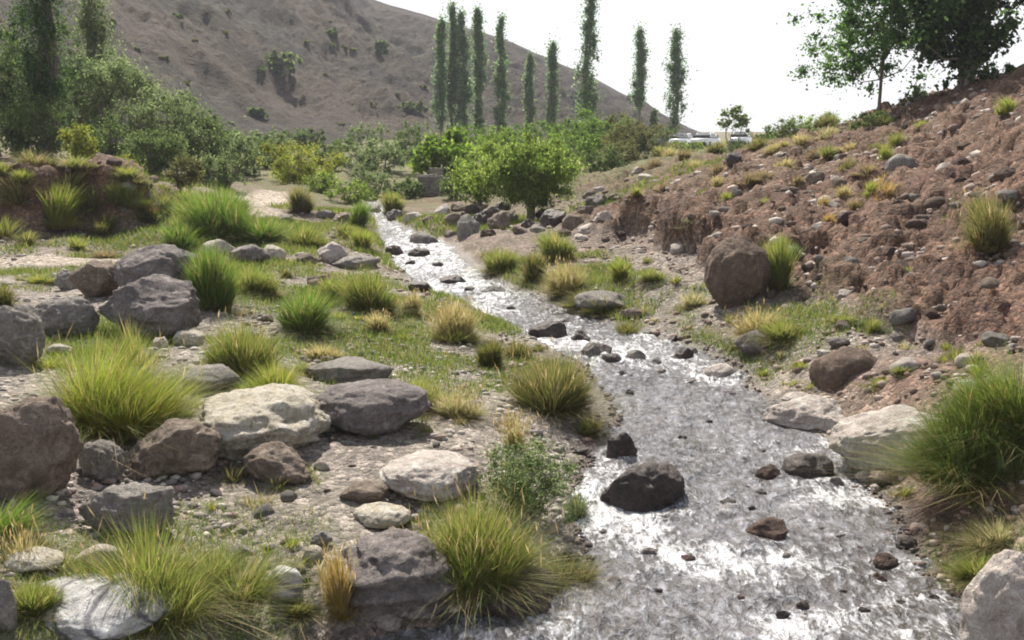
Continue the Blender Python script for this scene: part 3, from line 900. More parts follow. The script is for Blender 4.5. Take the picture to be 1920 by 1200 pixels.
# gravel: nobody could count it
def gravel(name, count, box, cols, smin, smax, cond, label, mat, embed=.25):
    V0, F0 = ico(1)
    n0 = len(V0)
    pts = []
    while len(pts) < count:
        m = 4000
        px = rng.uniform(box[0], box[1], m); py = rng.uniform(box[2], box[3], m)
        # spread in ground coordinates, denser nearby
        d = rng.uniform(0, 1, m) ** 1.7 * (box[5] - box[4]) + box[4]
        x = (px - 960) / F * d * 1.01
        z = H(x, d)
        ok = cond(x, d, z)
        pts += list(zip(x[ok], d[ok], z[ok]))
        if len(pts) < 10 and m > 1e9: break
    P = np.array(pts[:count])
    s = smin * (smax / smin) ** (rng.rand(count) ** 2.2) * (.7 + P[:, 1] / 25)
    sc3 = s[:, None] * rng.uniform(.6, 1.15, (count, 3)) * np.array([1, .9, .6])
    ang = rng.uniform(0, 6.28, count)
    defo = 1 + rng.uniform(-.22, .22, (count, n0))
    VV = V0[None] * defo[:, :, None] * sc3[:, None] * .5
    c, sn = np.cos(ang)[:, None], np.sin(ang)[:, None]
    VV = np.stack([VV[:, :, 0] * c - VV[:, :, 1] * sn, VV[:, :, 0] * sn + VV[:, :, 1] * c, VV[:, :, 2]], 2)
    VV += P[:, None, :] + np.array([0, 0, 1])[None, None] * (s * (.22 - embed * .5))[:, None, None]
    FF = (F0[None] + (np.arange(count) * n0)[:, None, None]).reshape(-1, 3)
    ci = rng.randint(0, len(cols), count)
    cc = np.array(cols)[ci] * rng.uniform(.7, 1.3, count)[:, None]
    cc = np.repeat(cc, n0, 0)
    o = obj(name, mesh_np(name, VV.reshape(-1, 3), FF, True, cc), mat)
    tag(o, label, 'gravel', kind='stuff')

def pebble_mat():
    m, t, out = nt('pebble')
    a = attr(t, 'tint')
    g = N(t, 'NewGeometry')
    n_ = noise(t, g.outputs['Position'], 60, 4, .6)
    c = mixc(t, ramp(t, n_, [(.3, 0), (.7, .5)]), a.outputs[0], (.1, .08, .07))
    p = N(t, 'BsdfPrincipled', Roughness=.85)
    t.links.new(c, p.inputs['Base Color'])
    t.links.new(bump(t, n_, .6, .01), p.inputs['Normal'])
    t.links.new(p.outputs[0], out.inputs[0])
    return m
M_PEB = pebble_mat()
GREYS = [(.26, .22, .2), (.33, .29, .26), (.2, .17, .165), (.42, .38, .33), (.28, .2, .16), (.5, .46, .4)]
REDS = [(.2, .125, .09), (.28, .19, .15), (.13, .08, .06), (.36, .29, .24), (.46, .4, .35), (.15, .1, .078)]
gravel('gravel', 13000, (-300, 1400, 0, 0, 5, 30), GREYS, .018, .13,
       lambda x, y, z: (stream_sd(x, y) > .02) & (x < np.interp(y, ey, el)) & (fbm2(x, y, .7, 3, 55) > -.15), 'grey gravel and pebbles covering the left bank', M_PEB)
gravel('gravel', 11000, (1000, 2150, 0, 0, 6, 38), REDS, .022, .14,
       lambda x, y, z: (stream_sd(x, y) > .02) & (x > np.interp(y, ey, er)) & (fbm2(x, y, 1.1, 3, 56) > -.2), 'reddish gravel and small stones strewn over the right bank', M_PEB)
gravel('gravel', 5000, (1050, 2150, 0, 0, 9, 30), [(.16, .1, .075), (.3, .22, .18), (.5, .44, .39), (.38, .33, .3), (.12, .075, .055)], .05, .24,
       lambda x, y, z: (right_bank(x, y, z) > .6) & (fbm2(x + .4 * y, y, .8, 3, 58) > .05), 'coarse rubble of embedded stones on the steep right bank', M_PEB)
gravel('gravel', 900, (1000, 1900, 0, 0, 5.5, 14), [(.09, .07, .065), (.14, .1, .09), (.2, .15, .13)], .03, .08,
       lambda x, y, z: (stream_sd(x, y) < .05) & (stream_sd(x, y) > -.22), 'wet pebbles along the water edge', M_PEB, .0)

# ------------------------------------------------------------------ grasses
def blades(rs, nb, R, Hh, lean=.35, curve=.5, wid=.006, cols=(), tipcols=(), wind=(0, 0), spread_pow=.6, hvar=.35, ell=1.0, droop=0.0):
    """a tuft: nb tapered curved blades rooted in a disc of radius R*0.35 and fanning out to R"""
    a = rs.uniform(0, 2 * math.pi, nb)
    rr = rs.rand(nb) ** spread_pow
    L = Hh * (1 - (hvar + .25) * rs.rand(nb) ** 1.3) * (1.05 - .25 * rr)
    root = np.stack([np.cos(a) * rr * R * .42, np.sin(a) * rr * R * .42 * ell, np.zeros(nb)], 1)
    az = a + rs.normal(0, .8, nb)
    out = lean * (rr * .9 + .15) * (1 + .35 * rs.normal(size=nb))
    tgt = R * .95 * out / max(lean, .01)
    lev = np.array([0, .35, .7, 1.0])
    V = np.zeros((nb, 7, 3))
    C = np.zeros((nb, 7, 3))
    wdir = az + math.pi / 2 + rs.uniform(-1.2, 1.2, nb)
    wv = np.stack([np.cos(wdir), np.sin(wdir), np.zeros(nb)], 1)
    w_ = wid * rs.uniform(.6, 1.3, nb)
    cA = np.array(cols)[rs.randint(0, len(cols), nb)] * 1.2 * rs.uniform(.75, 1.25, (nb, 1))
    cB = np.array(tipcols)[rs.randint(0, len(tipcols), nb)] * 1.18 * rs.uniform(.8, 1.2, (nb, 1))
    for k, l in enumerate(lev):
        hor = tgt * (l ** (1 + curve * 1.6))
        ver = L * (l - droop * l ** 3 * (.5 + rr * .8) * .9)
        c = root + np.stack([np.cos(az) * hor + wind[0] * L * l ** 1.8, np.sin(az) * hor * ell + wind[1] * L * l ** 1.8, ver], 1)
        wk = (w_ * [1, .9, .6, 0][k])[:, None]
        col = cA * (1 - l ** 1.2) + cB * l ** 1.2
        if k < 3:
            V[:, 2 * k] = c - wv * wk; V[:, 2 * k + 1] = c + wv * wk
            C[:, 2 * k] = col; C[:, 2 * k + 1] = col
        else:
            V[:, 6] = c; C[:, 6] = col
    T = np.array([[0, 1, 3], [0, 3, 2], [2, 3, 5], [2, 5, 4], [4, 5, 6]])
    Fc = (T[None] + (np.arange(nb) * 7)[:, None, None]).reshape(-1, 3)
    return V.reshape(-1, 3), Fc, C.reshape(-1, 3), V[:, 6]

GC = {  # root colours, tip colours
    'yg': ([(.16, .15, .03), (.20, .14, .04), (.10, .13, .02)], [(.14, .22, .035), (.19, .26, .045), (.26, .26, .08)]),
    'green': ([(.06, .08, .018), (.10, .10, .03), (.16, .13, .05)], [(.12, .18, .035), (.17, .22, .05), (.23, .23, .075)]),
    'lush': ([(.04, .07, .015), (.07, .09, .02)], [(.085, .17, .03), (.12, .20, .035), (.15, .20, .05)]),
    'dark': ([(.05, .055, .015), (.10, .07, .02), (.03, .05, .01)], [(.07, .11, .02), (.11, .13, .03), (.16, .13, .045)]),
    'olive': ([(.08, .07, .025), (.14, .10, .04), (.04, .05, .015)], [(.085, .12, .03), (.12, .14, .042), (.2, .18, .08)]),
    'straw': ([(.14, .13, .04), (.22, .17, .07)], [(.36, .31, .16), (.42, .36, .2), (.24, .26, .10)]),
    'pale': ([(.12, .13, .05), (.2, .17, .08)], [(.34, .33, .18), (.42, .36, .22), (.22, .24, .1)]),
    'orange': ([(.17, .14, .04), (.2, .13, .04)], [(.33, .22, .08), (.36, .26, .1), (.26, .23, .08)]),
    'rust': ([(.12, .09, .05), (.11, .1, .04)], [(.2, .15, .08), (.17, .15, .07), (.24, .2, .12)]),
    'feather': ([(.05, .075, .03), (.1, .085, .04)], [(.09, .15, .065), (.13, .19, .085), (.1, .14, .06)]),
    'arch': ([(.06, .06, .015), (.16, .10, .03)], [(.05, .125, .022), (.08, .165, .03), (.13, .2, .045)]),
}

def tuft(label, cx, base, wpx, hpx, kind, seed, nb=None, scatter=.62, seeds=0, group=None, lean=.5, curve=.5, wind=(0, 0), wid=None, cat='grass tuft', name='grass_tuft', droop=0., hvar=.4, d=None, behind=0.0, ell=.9, loc=None, spread_pow=.6):
    rs = np.random.RandomState(seed)
    if loc is None:
        g = hit(cx, base) if d is None else at(cx, base, d)
        g = (g[0] * (1 + behind / g[1]), g[1] + behind, 0)
        z = float(H(g[0], g[1])[0]) - .02
    else:
        g, z = loc, loc[2]
    R = wpx * g[1] / F * .5
    Hh = max(.05, hpx * g[1] / F)
    if nb is None:
        nb = int(np.clip(450 + wpx * hpx * .085, 200, 3800))
    nb = int(nb * 1.5)
    if wid is None:
        wid = max(.0026, .00034 * g[1])
    ca, cb = GC[kind]
    ca = list(ca) * 3 + [(.2, .16, .07)]
    cb = list(cb) * 3 + [(.36, .29, .14)]
    ns = int(np.clip(wpx / 22, 2, 10))
    wind = (wind[0] + rs.normal(0, .10), wind[1] + rs.normal(0, .06)); lean = lean * rs.uniform(.8, 1.35)
    acc, off = [], 0
    wts = rs.uniform(.4, 1, ns); wts[0] = 1.6; wts /= wts.sum()
    for q in range(ns):
        a_ = rs.uniform(0, 6.28); r_ = (R * scatter * rs.rand() ** .6) if q else R * (scatter - .62) * .5
        cx_, cy_ = math.cos(a_) * r_, math.sin(a_) * r_ * .8
        hk = 1.0 if q == 0 else rs.uniform(.5, 1.0) * (1 - .35 * r_ / R)
        Rk = R * (.75 if q == 0 else rs.uniform(.35, .6))
        wq = (wind[0] + cx_ / R * .35, wind[1] + cy_ / R * .2)
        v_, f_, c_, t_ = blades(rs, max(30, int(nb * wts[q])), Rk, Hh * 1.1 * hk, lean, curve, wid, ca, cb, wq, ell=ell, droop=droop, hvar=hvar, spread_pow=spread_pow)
        o_ = np.array([cx_, cy_, 0])
        acc.append((v_ + o_, f_ + off, c_, t_ + o_)); off += len(v_)
    for q in range(2):                      # low outer leaves and dead litter round the foot
        v_, f_, c_, t_ = blades(rs, max(30, int(nb * .16)), R * (1.45, 1.2)[q], Hh * (.36, .5)[q], lean, curve, wid, ca if q else [(.2, .15, .07), (.12, .1, .04)], cb if q else [(.34, .27, .14), cb[0]], wind, ell=ell, droop=.35, hvar=.6, spread_pow=.75)
        acc.append((v_, f_ + off, c_, t_ * [1, 1, 0])); off += len(v_)
    V, Fc, C, tips = [np.concatenate([z_[i_] for z_ in acc]) for i_ in range(4)]
    root = empty(name, (g[0], g[1], z), label, cat, group)
    if seeds:
        pick = rs.choice(len(tips), min(int(seeds * 2.2), len(tips)), replace=False)
        pick = pick[tips[pick][:, 2] > Hh * .45]
        m = len(pick)
        T = tips[pick]
        Ls = Hh * rs.uniform(.10, .22, m)
        ww = wid * 1.7
        VV, CC = [], []
        up = np.stack([rs.normal(0, .22, m), rs.normal(0, .22, m), np.ones(m)], 1)
        for ang in (0, 1.57):
            a_ = rs.uniform(0, 3.14, m) + ang
            wv = np.stack([np.cos(a_), np.sin(a_), np.zeros(m)], 1) * ww
            q = np.stack([T - up * .0, T + up * (Ls * .45)[:, None] + wv, T + up * Ls[:, None], T + up * (Ls * .45)[:, None] - wv], 1)
            VV.append(q)
        VV = np.concatenate(VV).reshape(-1, 3) - np.array([0, 0, 1]) * 0.02
        FF = np.arange(len(VV)).reshape(-1, 4)
        sc_c = np.array([(.46, .37, .2), (.36, .28, .14), (.52, .44, .28), (.3, .26, .12)])[rs.randint(0, 4, 2 * m)]
        cs = np.repeat(sc_c, 4, 0)
        if m >= 230:
            obj('seed_heads', mesh_np('seed_heads', VV, FF, False, cs), M_GRASS, root)
        elif m:
            t2 = np.concatenate([FF[:, [0, 1, 2]], FF[:, [0, 2, 3]]]) + len(V)
            V, Fc, C = np.concatenate([V, VV]), np.concatenate([Fc, t2]), np.concatenate([C, cs])
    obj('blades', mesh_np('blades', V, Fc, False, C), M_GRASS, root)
    return root

T_ = [
 ('large bushy yellow-green tuft spilling over the rocks on the left bank', 190, 800, 350, 195, 'yg', dict(nb=3800, lean=.6, seeds=60)),
 ('lush green grass beside the foot of the left earth bank', 335, 470, 90, 60, 'lush', dict(nb=900)),
 ('fresh green grass between the rock row and the round lush tuft', 470, 560, 110, 70, 'green', dict(nb=1200)),
 ('fresh green patch of grass left of the broad green tuft', 620, 560, 90, 50, 'green', dict(nb=900)),
 ('green tuft with long upright leaves in front of the peaked boulder', 245, 690, 120, 105, 'green', dict(nb=260, lean=.4, behind=.2)),
 ('big rounded green tuft between the cream rock and the round lush tuft', 450, 706, 165, 120, 'green', dict(nb=2200, seeds=20)),
 ('yellow-green tuft right behind the cream boulder', 520, 752, 150, 88, 'yg', dict(nb=1500)),
 ('round lush green tuft standing alone on the left bank', 580, 622, 128, 92, 'lush', dict(nb=2000)),
 ('tall dark green tuft behind the big purple-grey boulder', 398, 582, 105, 135, 'lush', dict(nb=2000, lean=.4)),
 ('broad green tuft on the left bank next to the upper stream', 692, 588, 132, 98, 'green', dict(nb=2000, seeds=30)),
 ('small straw tuft at the foot of the broad green one', 708, 622, 62, 44, 'straw', dict(nb=500, seeds=40)),
 ('small straw tuft between the broad green tuft and the water', 775, 592, 46, 50, 'straw', dict(nb=400, seeds=40)),
 ('blond seeding tuft on the left bank at the stream bend', 852, 638, 112, 84, 'straw', dict(nb=1500, seeds=160, lean=.35)),
 ('green fringe of grass at the foot of the blond tuft', 850, 645, 130, 34, 'green', dict(nb=700)),
 ('dark green tuft left of the large olive tussock', 925, 690, 64, 62, 'dark', dict(nb=900)),
 ('olive reedy tuft behind the large olive tussock', 968, 672, 80, 42, 'olive', dict(nb=700)),
 ('large dense olive tussock at the water edge in the middle', 1040, 768, 185, 125, 'olive', dict(nb=3800, lean=.3, seeds=120, curve=.3)),
 ('thin dry grass at the water below the large olive tussock', 1105, 815, 80, 50, 'olive', dict(nb=450)),
 ('tall straw-coloured stalks above the feathery grey-green plant', 968, 845, 80, 80, 'straw', dict(nb=220, seeds=110, lean=.3)),
 ('yellow-green tuft right of the broad pitted boulder', 775, 770, 95, 75, 'yg', dict(nb=1200)),
 ('low pale seeding grass right of the yellow-green tuft', 850, 780, 130, 60, 'pale', dict(nb=1100, seeds=140)),
 ('small feathery plant hanging over the white water', 1085, 975, 70, 60, 'feather', dict(nb=500, lean=.6, name='feathery_plant', cat='plant')),
 ('big green seeding tuft on the layered boulder by the water', 890, 1085, 265, 185, 'green', dict(nb=3800, lean=.55, seeds=170)),
 ('pale drooping leaves hanging over the dark wet boulder', 835, 1125, 110, 60, 'pale', dict(nb=420, lean=.9, droop=.9)),
 ('thin reddish-green plants trailing over the water', 1050, 1085, 190, 56, 'olive', dict(nb=800, lean=.7)),
 ('orange dry tuft standing on the gravel near the bottom', 640, 1165, 84, 150, 'orange', dict(nb=700, lean=.28, seeds=120)),
 ('wide spreading green tuft behind the striped marble rock', 310, 1128, 340, 200, 'green', dict(nb=2800, lean=.9, seeds=40, wind=(.12, 0), scatter=1.0)),
 ('green tuft leaning right at the left frame edge', 5, 1012, 170, 105, 'lush', dict(nb=700, wind=(.7, 0))),
 ('dry seed stalks at the left frame edge', 45, 1062, 130, 110, 'straw', dict(nb=120, seeds=60, lean=.3, hvar=.6)),
 ('green tuft between the flat cream rock and the striped marble rock', 62, 1150, 130, 80, 'green', dict(nb=1000)),
 ('low dark leafy plant at the pool edge by the orange tuft', 560, 1150, 110, 36, 'dark', dict(nb=700, lean=.8)),
 ('huge arching dark green tuft draped over the long cream boulder', 1812, 900, 320, 280, 'arch', dict(nb=4400, lean=.6, curve=.6, droop=.45, wind=(-.1, 0), spread_pow=.5)),
 ('tall arching green tuft at the right frame edge', 1895, 830, 270, 240, 'arch', dict(nb=3200, lean=.5, curve=.6, droop=.3, wind=(-.1, 0))),
 ('low green grass left of the bottom right corner boulder', 1838, 1085, 140, 60, 'green', dict(nb=1300)),
 ('dry low grass above the bottom right corner boulder', 1870, 1020, 150, 56, 'pale', dict(nb=900)),
 ('dry olive tuft hanging on the upper right slope', 1850, 480, 120, 118, 'olive', dict(nb=1300, seeds=30)),
 ('green leafy plant climbing the bank right of the big round boulder', 1462, 545, 80, 110, 'green', dict(nb=1200, lean=.6, name='leafy_plant', cat='plant')),
 ('straw-topped grass behind the purple-grey rock on the right bank', 1420, 632, 140, 60, 'straw', dict(nb=1100, seeds=50)),
 ('green grass right of the purple-grey rock on the right bank', 1470, 642, 120, 50, 'green', dict(nb=1000)),
 ('small dark tuft on the gravel right of the bend', 1174, 638, 72, 38, 'dark', dict(nb=900)),
 ('dark green cushion plant on the grey rock at the bend', 1130, 588, 76, 36, 'dark', dict(nb=800, lean=.7)),
 ('dark brown-green tuft at the far side of the upper stream', 998, 532, 62, 66, 'dark', dict(nb=900, lean=.3)),
 ('tall green tuft at the foot of the right bank under the willow', 1040, 492, 86, 66, 'green', dict(nb=1300)),
 ('green tuft left of the dark brown-green one', 935, 512, 96, 52, 'green', dict(nb=1100)),
 ('straw seeding tuft right of the dark brown-green one', 1062, 552, 110, 66, 'straw', dict(nb=1200, seeds=90)),
 ('olive tuft between the straw seeding tuft and the water', 1090, 575, 90, 36, 'olive', dict(nb=600)),
 ('yellow-green tuft under the dark cut of the right bank', 1165, 527, 56, 46, 'yg', dict(nb=600)),
 ('low green tuft left of the big round boulder', 1218, 530, 66, 30, 'green', dict(nb=500)),
 ('pale green tuft right at the left foot of the big round boulder', 1300, 577, 70, 34, 'pale', dict(nb=600)),
 ('tall bright reeds left of the pale dirt track', 405, 455, 165, 115, 'lush', dict(nb=2800, lean=.4)),
 ('bright reeds in front of the pale dirt track', 492, 458, 150, 62, 'lush', dict(nb=1500)),
 ('yellow-green reeds right of the pale dirt track', 570, 464, 100, 46, 'green', dict(nb=1200)),
 ('bright grass on top of the left earth bank end', 425, 402, 90, 52, 'lush', dict(nb=1100)),
 ('round green shrub growing on the left earth bank', 108, 432, 100, 90, 'yg', dict(nb=1500, lean=.6)),
 ('small green shrub right of the round one on the left earth bank', 218, 396, 60, 44, 'green', dict(nb=700)),
 ('green clump at the left frame edge by the sandy strip', 5, 575, 66, 50, 'dark', dict(nb=700)),
 ('yellow grass left of the upper stream by the flat slab', 680, 470, 60, 46, 'yg', dict(nb=700)),
 ('green tuft at the left side of the cascade', 672, 432, 56, 56, 'lush', dict(nb=800)),
 ('dark olive clump right of the pale dirt track', 562, 398, 60, 52, 'olive', dict(nb=900)),
 ('dry yellow grass between the round lush tuft and the flat boulder', 600, 672, 90, 36, 'straw', dict(nb=500)),
 ('dry grass under the rusty brown rock', 200, 486, 70, 24, 'rust', dict(nb=400)),
 ('tall grass right of the dry olive clump by the cascade', 735, 400, 56, 44, 'green', dict(nb=700)),
 ('green tuft on the gravel bar left of the riffle', 1010, 660, 40, 20, 'olive', dict(nb=250)),
]
for k, (lab, cx, b, wp, hp_, kd, kw) in enumerate(T_):
    tuft(lab, cx, b, wp, hp_, kd, 3000 + k, **kw)

# plants dotted over the right slope
SLOPE = [(1655, 385, 60, 46, 'orange'), (1632, 372, 40, 34, 'yg'), (1580, 330, 46, 36, 'olive'), (1545, 425, 36, 30, 'orange'), (1430, 400, 36, 26, 'yg'), (1400, 350, 50, 26, 'rust'), (1345, 330, 40, 24, 'rust'), (1310, 320, 44, 24, 'straw'),
         (1290, 300, 50, 22, 'rust'), (1680, 282, 54, 36, 'green'), (1660, 305, 40, 36, 'yg'), (1700, 365, 50, 20, 'rust'), (1610, 400, 50, 26, 'rust'), (1540, 395, 30, 30, 'orange'), (1500, 275, 50, 26, 'straw'), (1550, 262, 60, 30, 'pale'), (1450, 292, 50, 22, 'straw'),
         (1420, 285, 50, 26, 'olive'), (1600, 245, 60, 22, 'pale'), (1490, 350, 30, 22, 'rust'), (1360, 380, 30, 20, 'yg'), (1275, 340, 36, 22, 'olive'), (1240, 360, 30, 20, 'rust'), (1190, 375, 28, 18, 'yg'), (1690, 520, 46, 26, 'green'), (1290, 460, 60, 24, 'feather'),
         (1640, 630, 50, 40, 'green'), (1580, 610, 60, 30, 'green'), (1720, 245, 40, 22, 'yg'), (1900, 215, 50, 36, 'yg'), (1775, 420, 40, 22, 'olive'), (1700, 700, 60, 20, 'green'), (1640, 725, 60, 22, 'yg'), (1500, 690, 50, 20, 'yg'), (1780, 680, 70, 40, 'olive'), (1250, 300, 46, 26, 'straw'), (1270, 284, 60, 22, 'olive'), (1340, 276, 66, 20, 'straw'), (1395, 264, 56, 22, 'green'), (1300, 278, 50, 18, 'green'), (1430, 262, 60, 24, 'straw'), (1240, 292, 50, 22, 'green'), (1560, 240, 60, 26, 'olive'), (1510, 250, 60, 26, 'straw'), (1660, 240, 50, 26, 'olive'), (1620, 330, 50, 26, 'rust'), (1650, 350, 60, 30, 'orange'), (1590, 370, 50, 26, 'straw'), (1560, 300, 50, 24, 'green'), (1350, 350, 40, 24, 'straw'), (1320, 370, 40, 22, 'olive'), (1480, 320, 50, 24, 'straw'), (1440, 340, 50, 24, 'rust'), 
         (1520, 300, 34, 22, 'rust'), (1340, 290, 50, 26, 'olive'), (1590, 290, 40, 22, 'straw'), (1470, 255, 50, 26, 'green'), (1400, 270, 40, 26, 'rust'), (1485, 500, 50, 46, 'feather'), (1460, 480, 44, 40, 'green'), (1640, 290, 50, 22, 'olive'), (1220, 320, 40, 26, 'rust'), (1505, 420, 26, 18, 'rust'), (1850, 400, 80, 30, 'olive'), (1800, 380, 40, 24, 'green')]
GN = {'orange': 'orange-brown dry', 'yg': 'yellow-green', 'olive': 'olive green', 'rust': 'rusty dry', 'straw': 'straw-coloured', 'green': 'fresh green', 'pale': 'pale green', 'feather': 'grey-green'}
for k, (cx, b, wp, hp_, kd) in enumerate(SLOPE):
    tuft('small %s tuft dotted on the earthy right bank' % GN[kd], cx, b, wp, hp_, kd, 4000 + k, nb=int(150 + wp * 4), lean=.8, scatter=1.25, hvar=.6, wid=None, group='%s tufts on the right bank' % GN[kd])
LB = [(60, 312, 110, 34, 'olive'), (140, 322, 90, 30, 'green'), (250, 345, 80, 30, 'olive'), (340, 385, 70, 34, 'green'), (120, 370, 90, 50, 'olive'), (30, 400, 90, 60, 'olive'), (165, 415, 90, 60, 'green'), (255, 400, 70, 50, 'yg'), (20, 450, 90, 50, 'green'), (310, 400, 60, 40, 'olive'), (70, 318, 90, 26, 'rust'), (200, 440, 70, 40, 'dark'), (350, 420, 60, 50, 'green'), (40, 345, 60, 26, 'yg'), (300, 365, 50, 22, 'olive'), (330, 440, 50, 40, 'green'), (280, 420, 50, 40, 'dark'), (170, 350, 60, 24, 'rust'), (60, 460, 60, 30, 'olive'), (240, 340, 60, 22, 'yg'), (150, 470, 50, 28, 'yg'), (10, 330, 50, 30, 'green'), (640, 445, 50, 30, 'green'), (610, 470, 40, 24, 'yg'),
      (330, 470, 50, 24, 'green'), (60, 530, 90, 22, 'yg'), (350, 545, 50, 40, 'green'), (640, 600, 60, 22, 'yg'), (520, 560, 50, 24, 'pale'), (760, 640, 50, 18, 'yg'), (180, 660, 120, 26, 'green'), (90, 690, 110, 26, 'yg'), (350, 780, 60, 24, 'green'), (640, 720, 60, 26, 'yg'), (560, 700, 60, 26, 'green'),
      (480, 545, 40, 26, 'green'), (540, 520, 40, 22, 'olive'), (420, 520, 50, 36, 'green'), (300, 900, 46, 24, 'green'), (380, 1070, 80, 44, 'pale'), (240, 1080, 80, 44, 'pale')]
for k, (cx, b, wp, hp_, kd) in enumerate(LB):
    tuft('small %s tuft growing between rocks on the left bank' % GN.get(kd, 'dark green'), cx, b, wp, hp_, kd, 5000 + k, nb=int(170 + wp * 4), lean=.75, scatter=1.15, hvar=.6, group='%s tufts between the left rocks' % GN.get(kd, 'dark green'))

WK = 0
for n_w, bx_, kinds_, where_ in [(70, (20, 1000, 470, 1170), ['green', 'yg', 'straw', 'pale', 'olive'], 'gravelly left bank'), (60, (900, 1900, 470, 1130), ['green', 'yg', 'feather', 'pale', 'rust'], 'flat foot of the right bank')]:
    c_ = 0
    while c_ < n_w:
        px, py = rng.uniform(bx_[0], bx_[1]), rng.uniform(bx_[2], bx_[3])
        p = hit(px, py)
        xx, y2 = np.array([p[0]]), np.array([p[1]])
        right = p[0] > np.interp(p[1], ey, er)
        if stream_sd(xx, y2)[0] < .12 or right != ('right' in where_): continue
        if right and right_bank(xx, y2, np.array([p[2]]))[0] > .5: continue
        kd = kinds_[rng.randint(len(kinds_))]
        gn_ = {'green': 'green', 'yg': 'yellow-green', 'straw': 'straw-coloured', 'pale': 'pale', 'olive': 'olive', 'feather': 'grey-green', 'rust': 'dry brown'}[kd]
        k_ = rng.uniform(.5, 1.2)
        s_ = F / p[1]
        tuft('thin little %s weed standing on the %s' % (gn_, where_), px, py, .30 * s_ * k_, .16 * s_ * k_, kd, 7000 + WK, nb=70, lean=.8, scatter=1.2, hvar=.6, group='little %s weeds on the %s' % (gn_, where_), loc=(p[0], p[1], p[2] - .01), name='weed', cat='weed')
        c_ += 1; WK += 1

# short turf: uncountable ground cover following the green patches
def turf(count):
    gm = green.reshape(NR, NC)
    w_ = gm * (gm > .25)
    w_ = w_ * (Y.reshape(NR, NC) < 34) * (np.abs(X / Y).reshape(NR, NC) < .62) * (sdv.reshape(NR, NC) > .12)
    w_ = (w_ * (Y.reshape(NR, NC) ** 1.0)).ravel()
    idx = rng.choice(len(w_), count, p=w_ / w_.sum())
    P = P3[idx] + rng.uniform(-.03, .03, (count, 3)) * np.array([1, 1, 0]) * (Y[idx] / 8)[:, None]
    rs = rng
    hgt = rs.uniform(.03, .10, count) * (.6 + Y[idx] / 20)
    wd = .0045 * (Y[idx] / 8)
    a = rs.uniform(0, 6.28, count)
    wv = np.stack([np.cos(a), np.sin(a), 0 * a], 1) * wd[:, None]
    tip = P + np.stack([rs.normal(0, .4, count) * hgt, rs.normal(0, .4, count) * hgt, hgt], 1)
    V = np.stack([P - wv, P + wv, tip], 1).reshape(-1, 3)
    c = np.array([(.10, .15, .03), (.16, .19, .05), (.22, .2, .08), (.08, .13, .03)])[rs.randint(0, 4, count)]
    V[:, 2] -= .005
    o = obj('short_grass', mesh_np('short_grass', V, np.arange(len(V)).reshape(-1, 3), False, np.repeat(c, 3, 0)), M_GRASS)
    tag(o, 'short green grass covering the damp ground beside the stream', 'grass', kind='stuff')
turf(95000)

# ------------------------------------------------------------------ trees
def tube(pts, rad, ns=7):
    pts = np.array(pts, float)
    V, Fc = [], []
    for i_, p in enumerate(pts):
        t_ = pts[min(i_ + 1, len(pts) - 1)] - pts[max(i_ - 1, 0)]
        t_ /= np.linalg.norm(t_) + 1e-9
        u = np.cross(t_, [0.3, 1, .1]); u /= np.linalg.norm(u) + 1e-9
        v = np.cross(t_, u)
        for k in range(ns):
            a = 2 * math.pi * k / ns
            V.append(p + rad[i_] * (math.cos(a) * u + math.sin(a) * v))
    for i_ in range(len(pts) - 1):
        for k in range(ns):
            a, b = i_ * ns + k, i_ * ns + (k + 1) % ns
            Fc.append([a, b, b + ns, a + ns])
    return np.array(V), np.array(Fc)

def join(parts):
    V, Fc, o = [], [], 0
    for v, f in parts:
        V.append(v); Fc.append(f + o); o += len(v)
    return np.concatenate(V), np.concatenate(Fc)

TC = {
    'willow': [(.12, .175, .04), (.155, .22, .05), (.20, .25, .065), (.09, .13, .03)],
    'poplar': [(.11, .17, .085), (.14, .205, .10), (.18, .245, .125), (.085, .13, .065)],
    'bright': [(.10, .165, .025), (.135, .20, .03), (.08, .13, .02), (.16, .22, .045)],
    'leafy': [(.07, .125, .025), (.10, .16, .032), (.055, .095, .022), (.13, .19, .045)],
    'grey': [(.105, .145, .06), (.13, .17, .072), (.085, .115, .05), (.16, .195, .09)],
    'dim': [(.07, .10, .036), (.09, .125, .045), (.115, .155, .056), (.048, .07, .025)],
    'brownish': [(.10, .10, .04), (.08, .09, .035), (.13, .12, .045), (.06, .075, .03)],
    'yellow': [(.17, .20, .04), (.22, .22, .05), (.13, .16, .03)],
    'plane': [(.05, .10, .028), (.075, .14, .035), (.10, .175, .05), (.04, .08, .022)],
    'darkleaf': [(.03, .055, .02), (.045, .08, .025), (.075, .13, .035), (.025, .045, .018)],
}

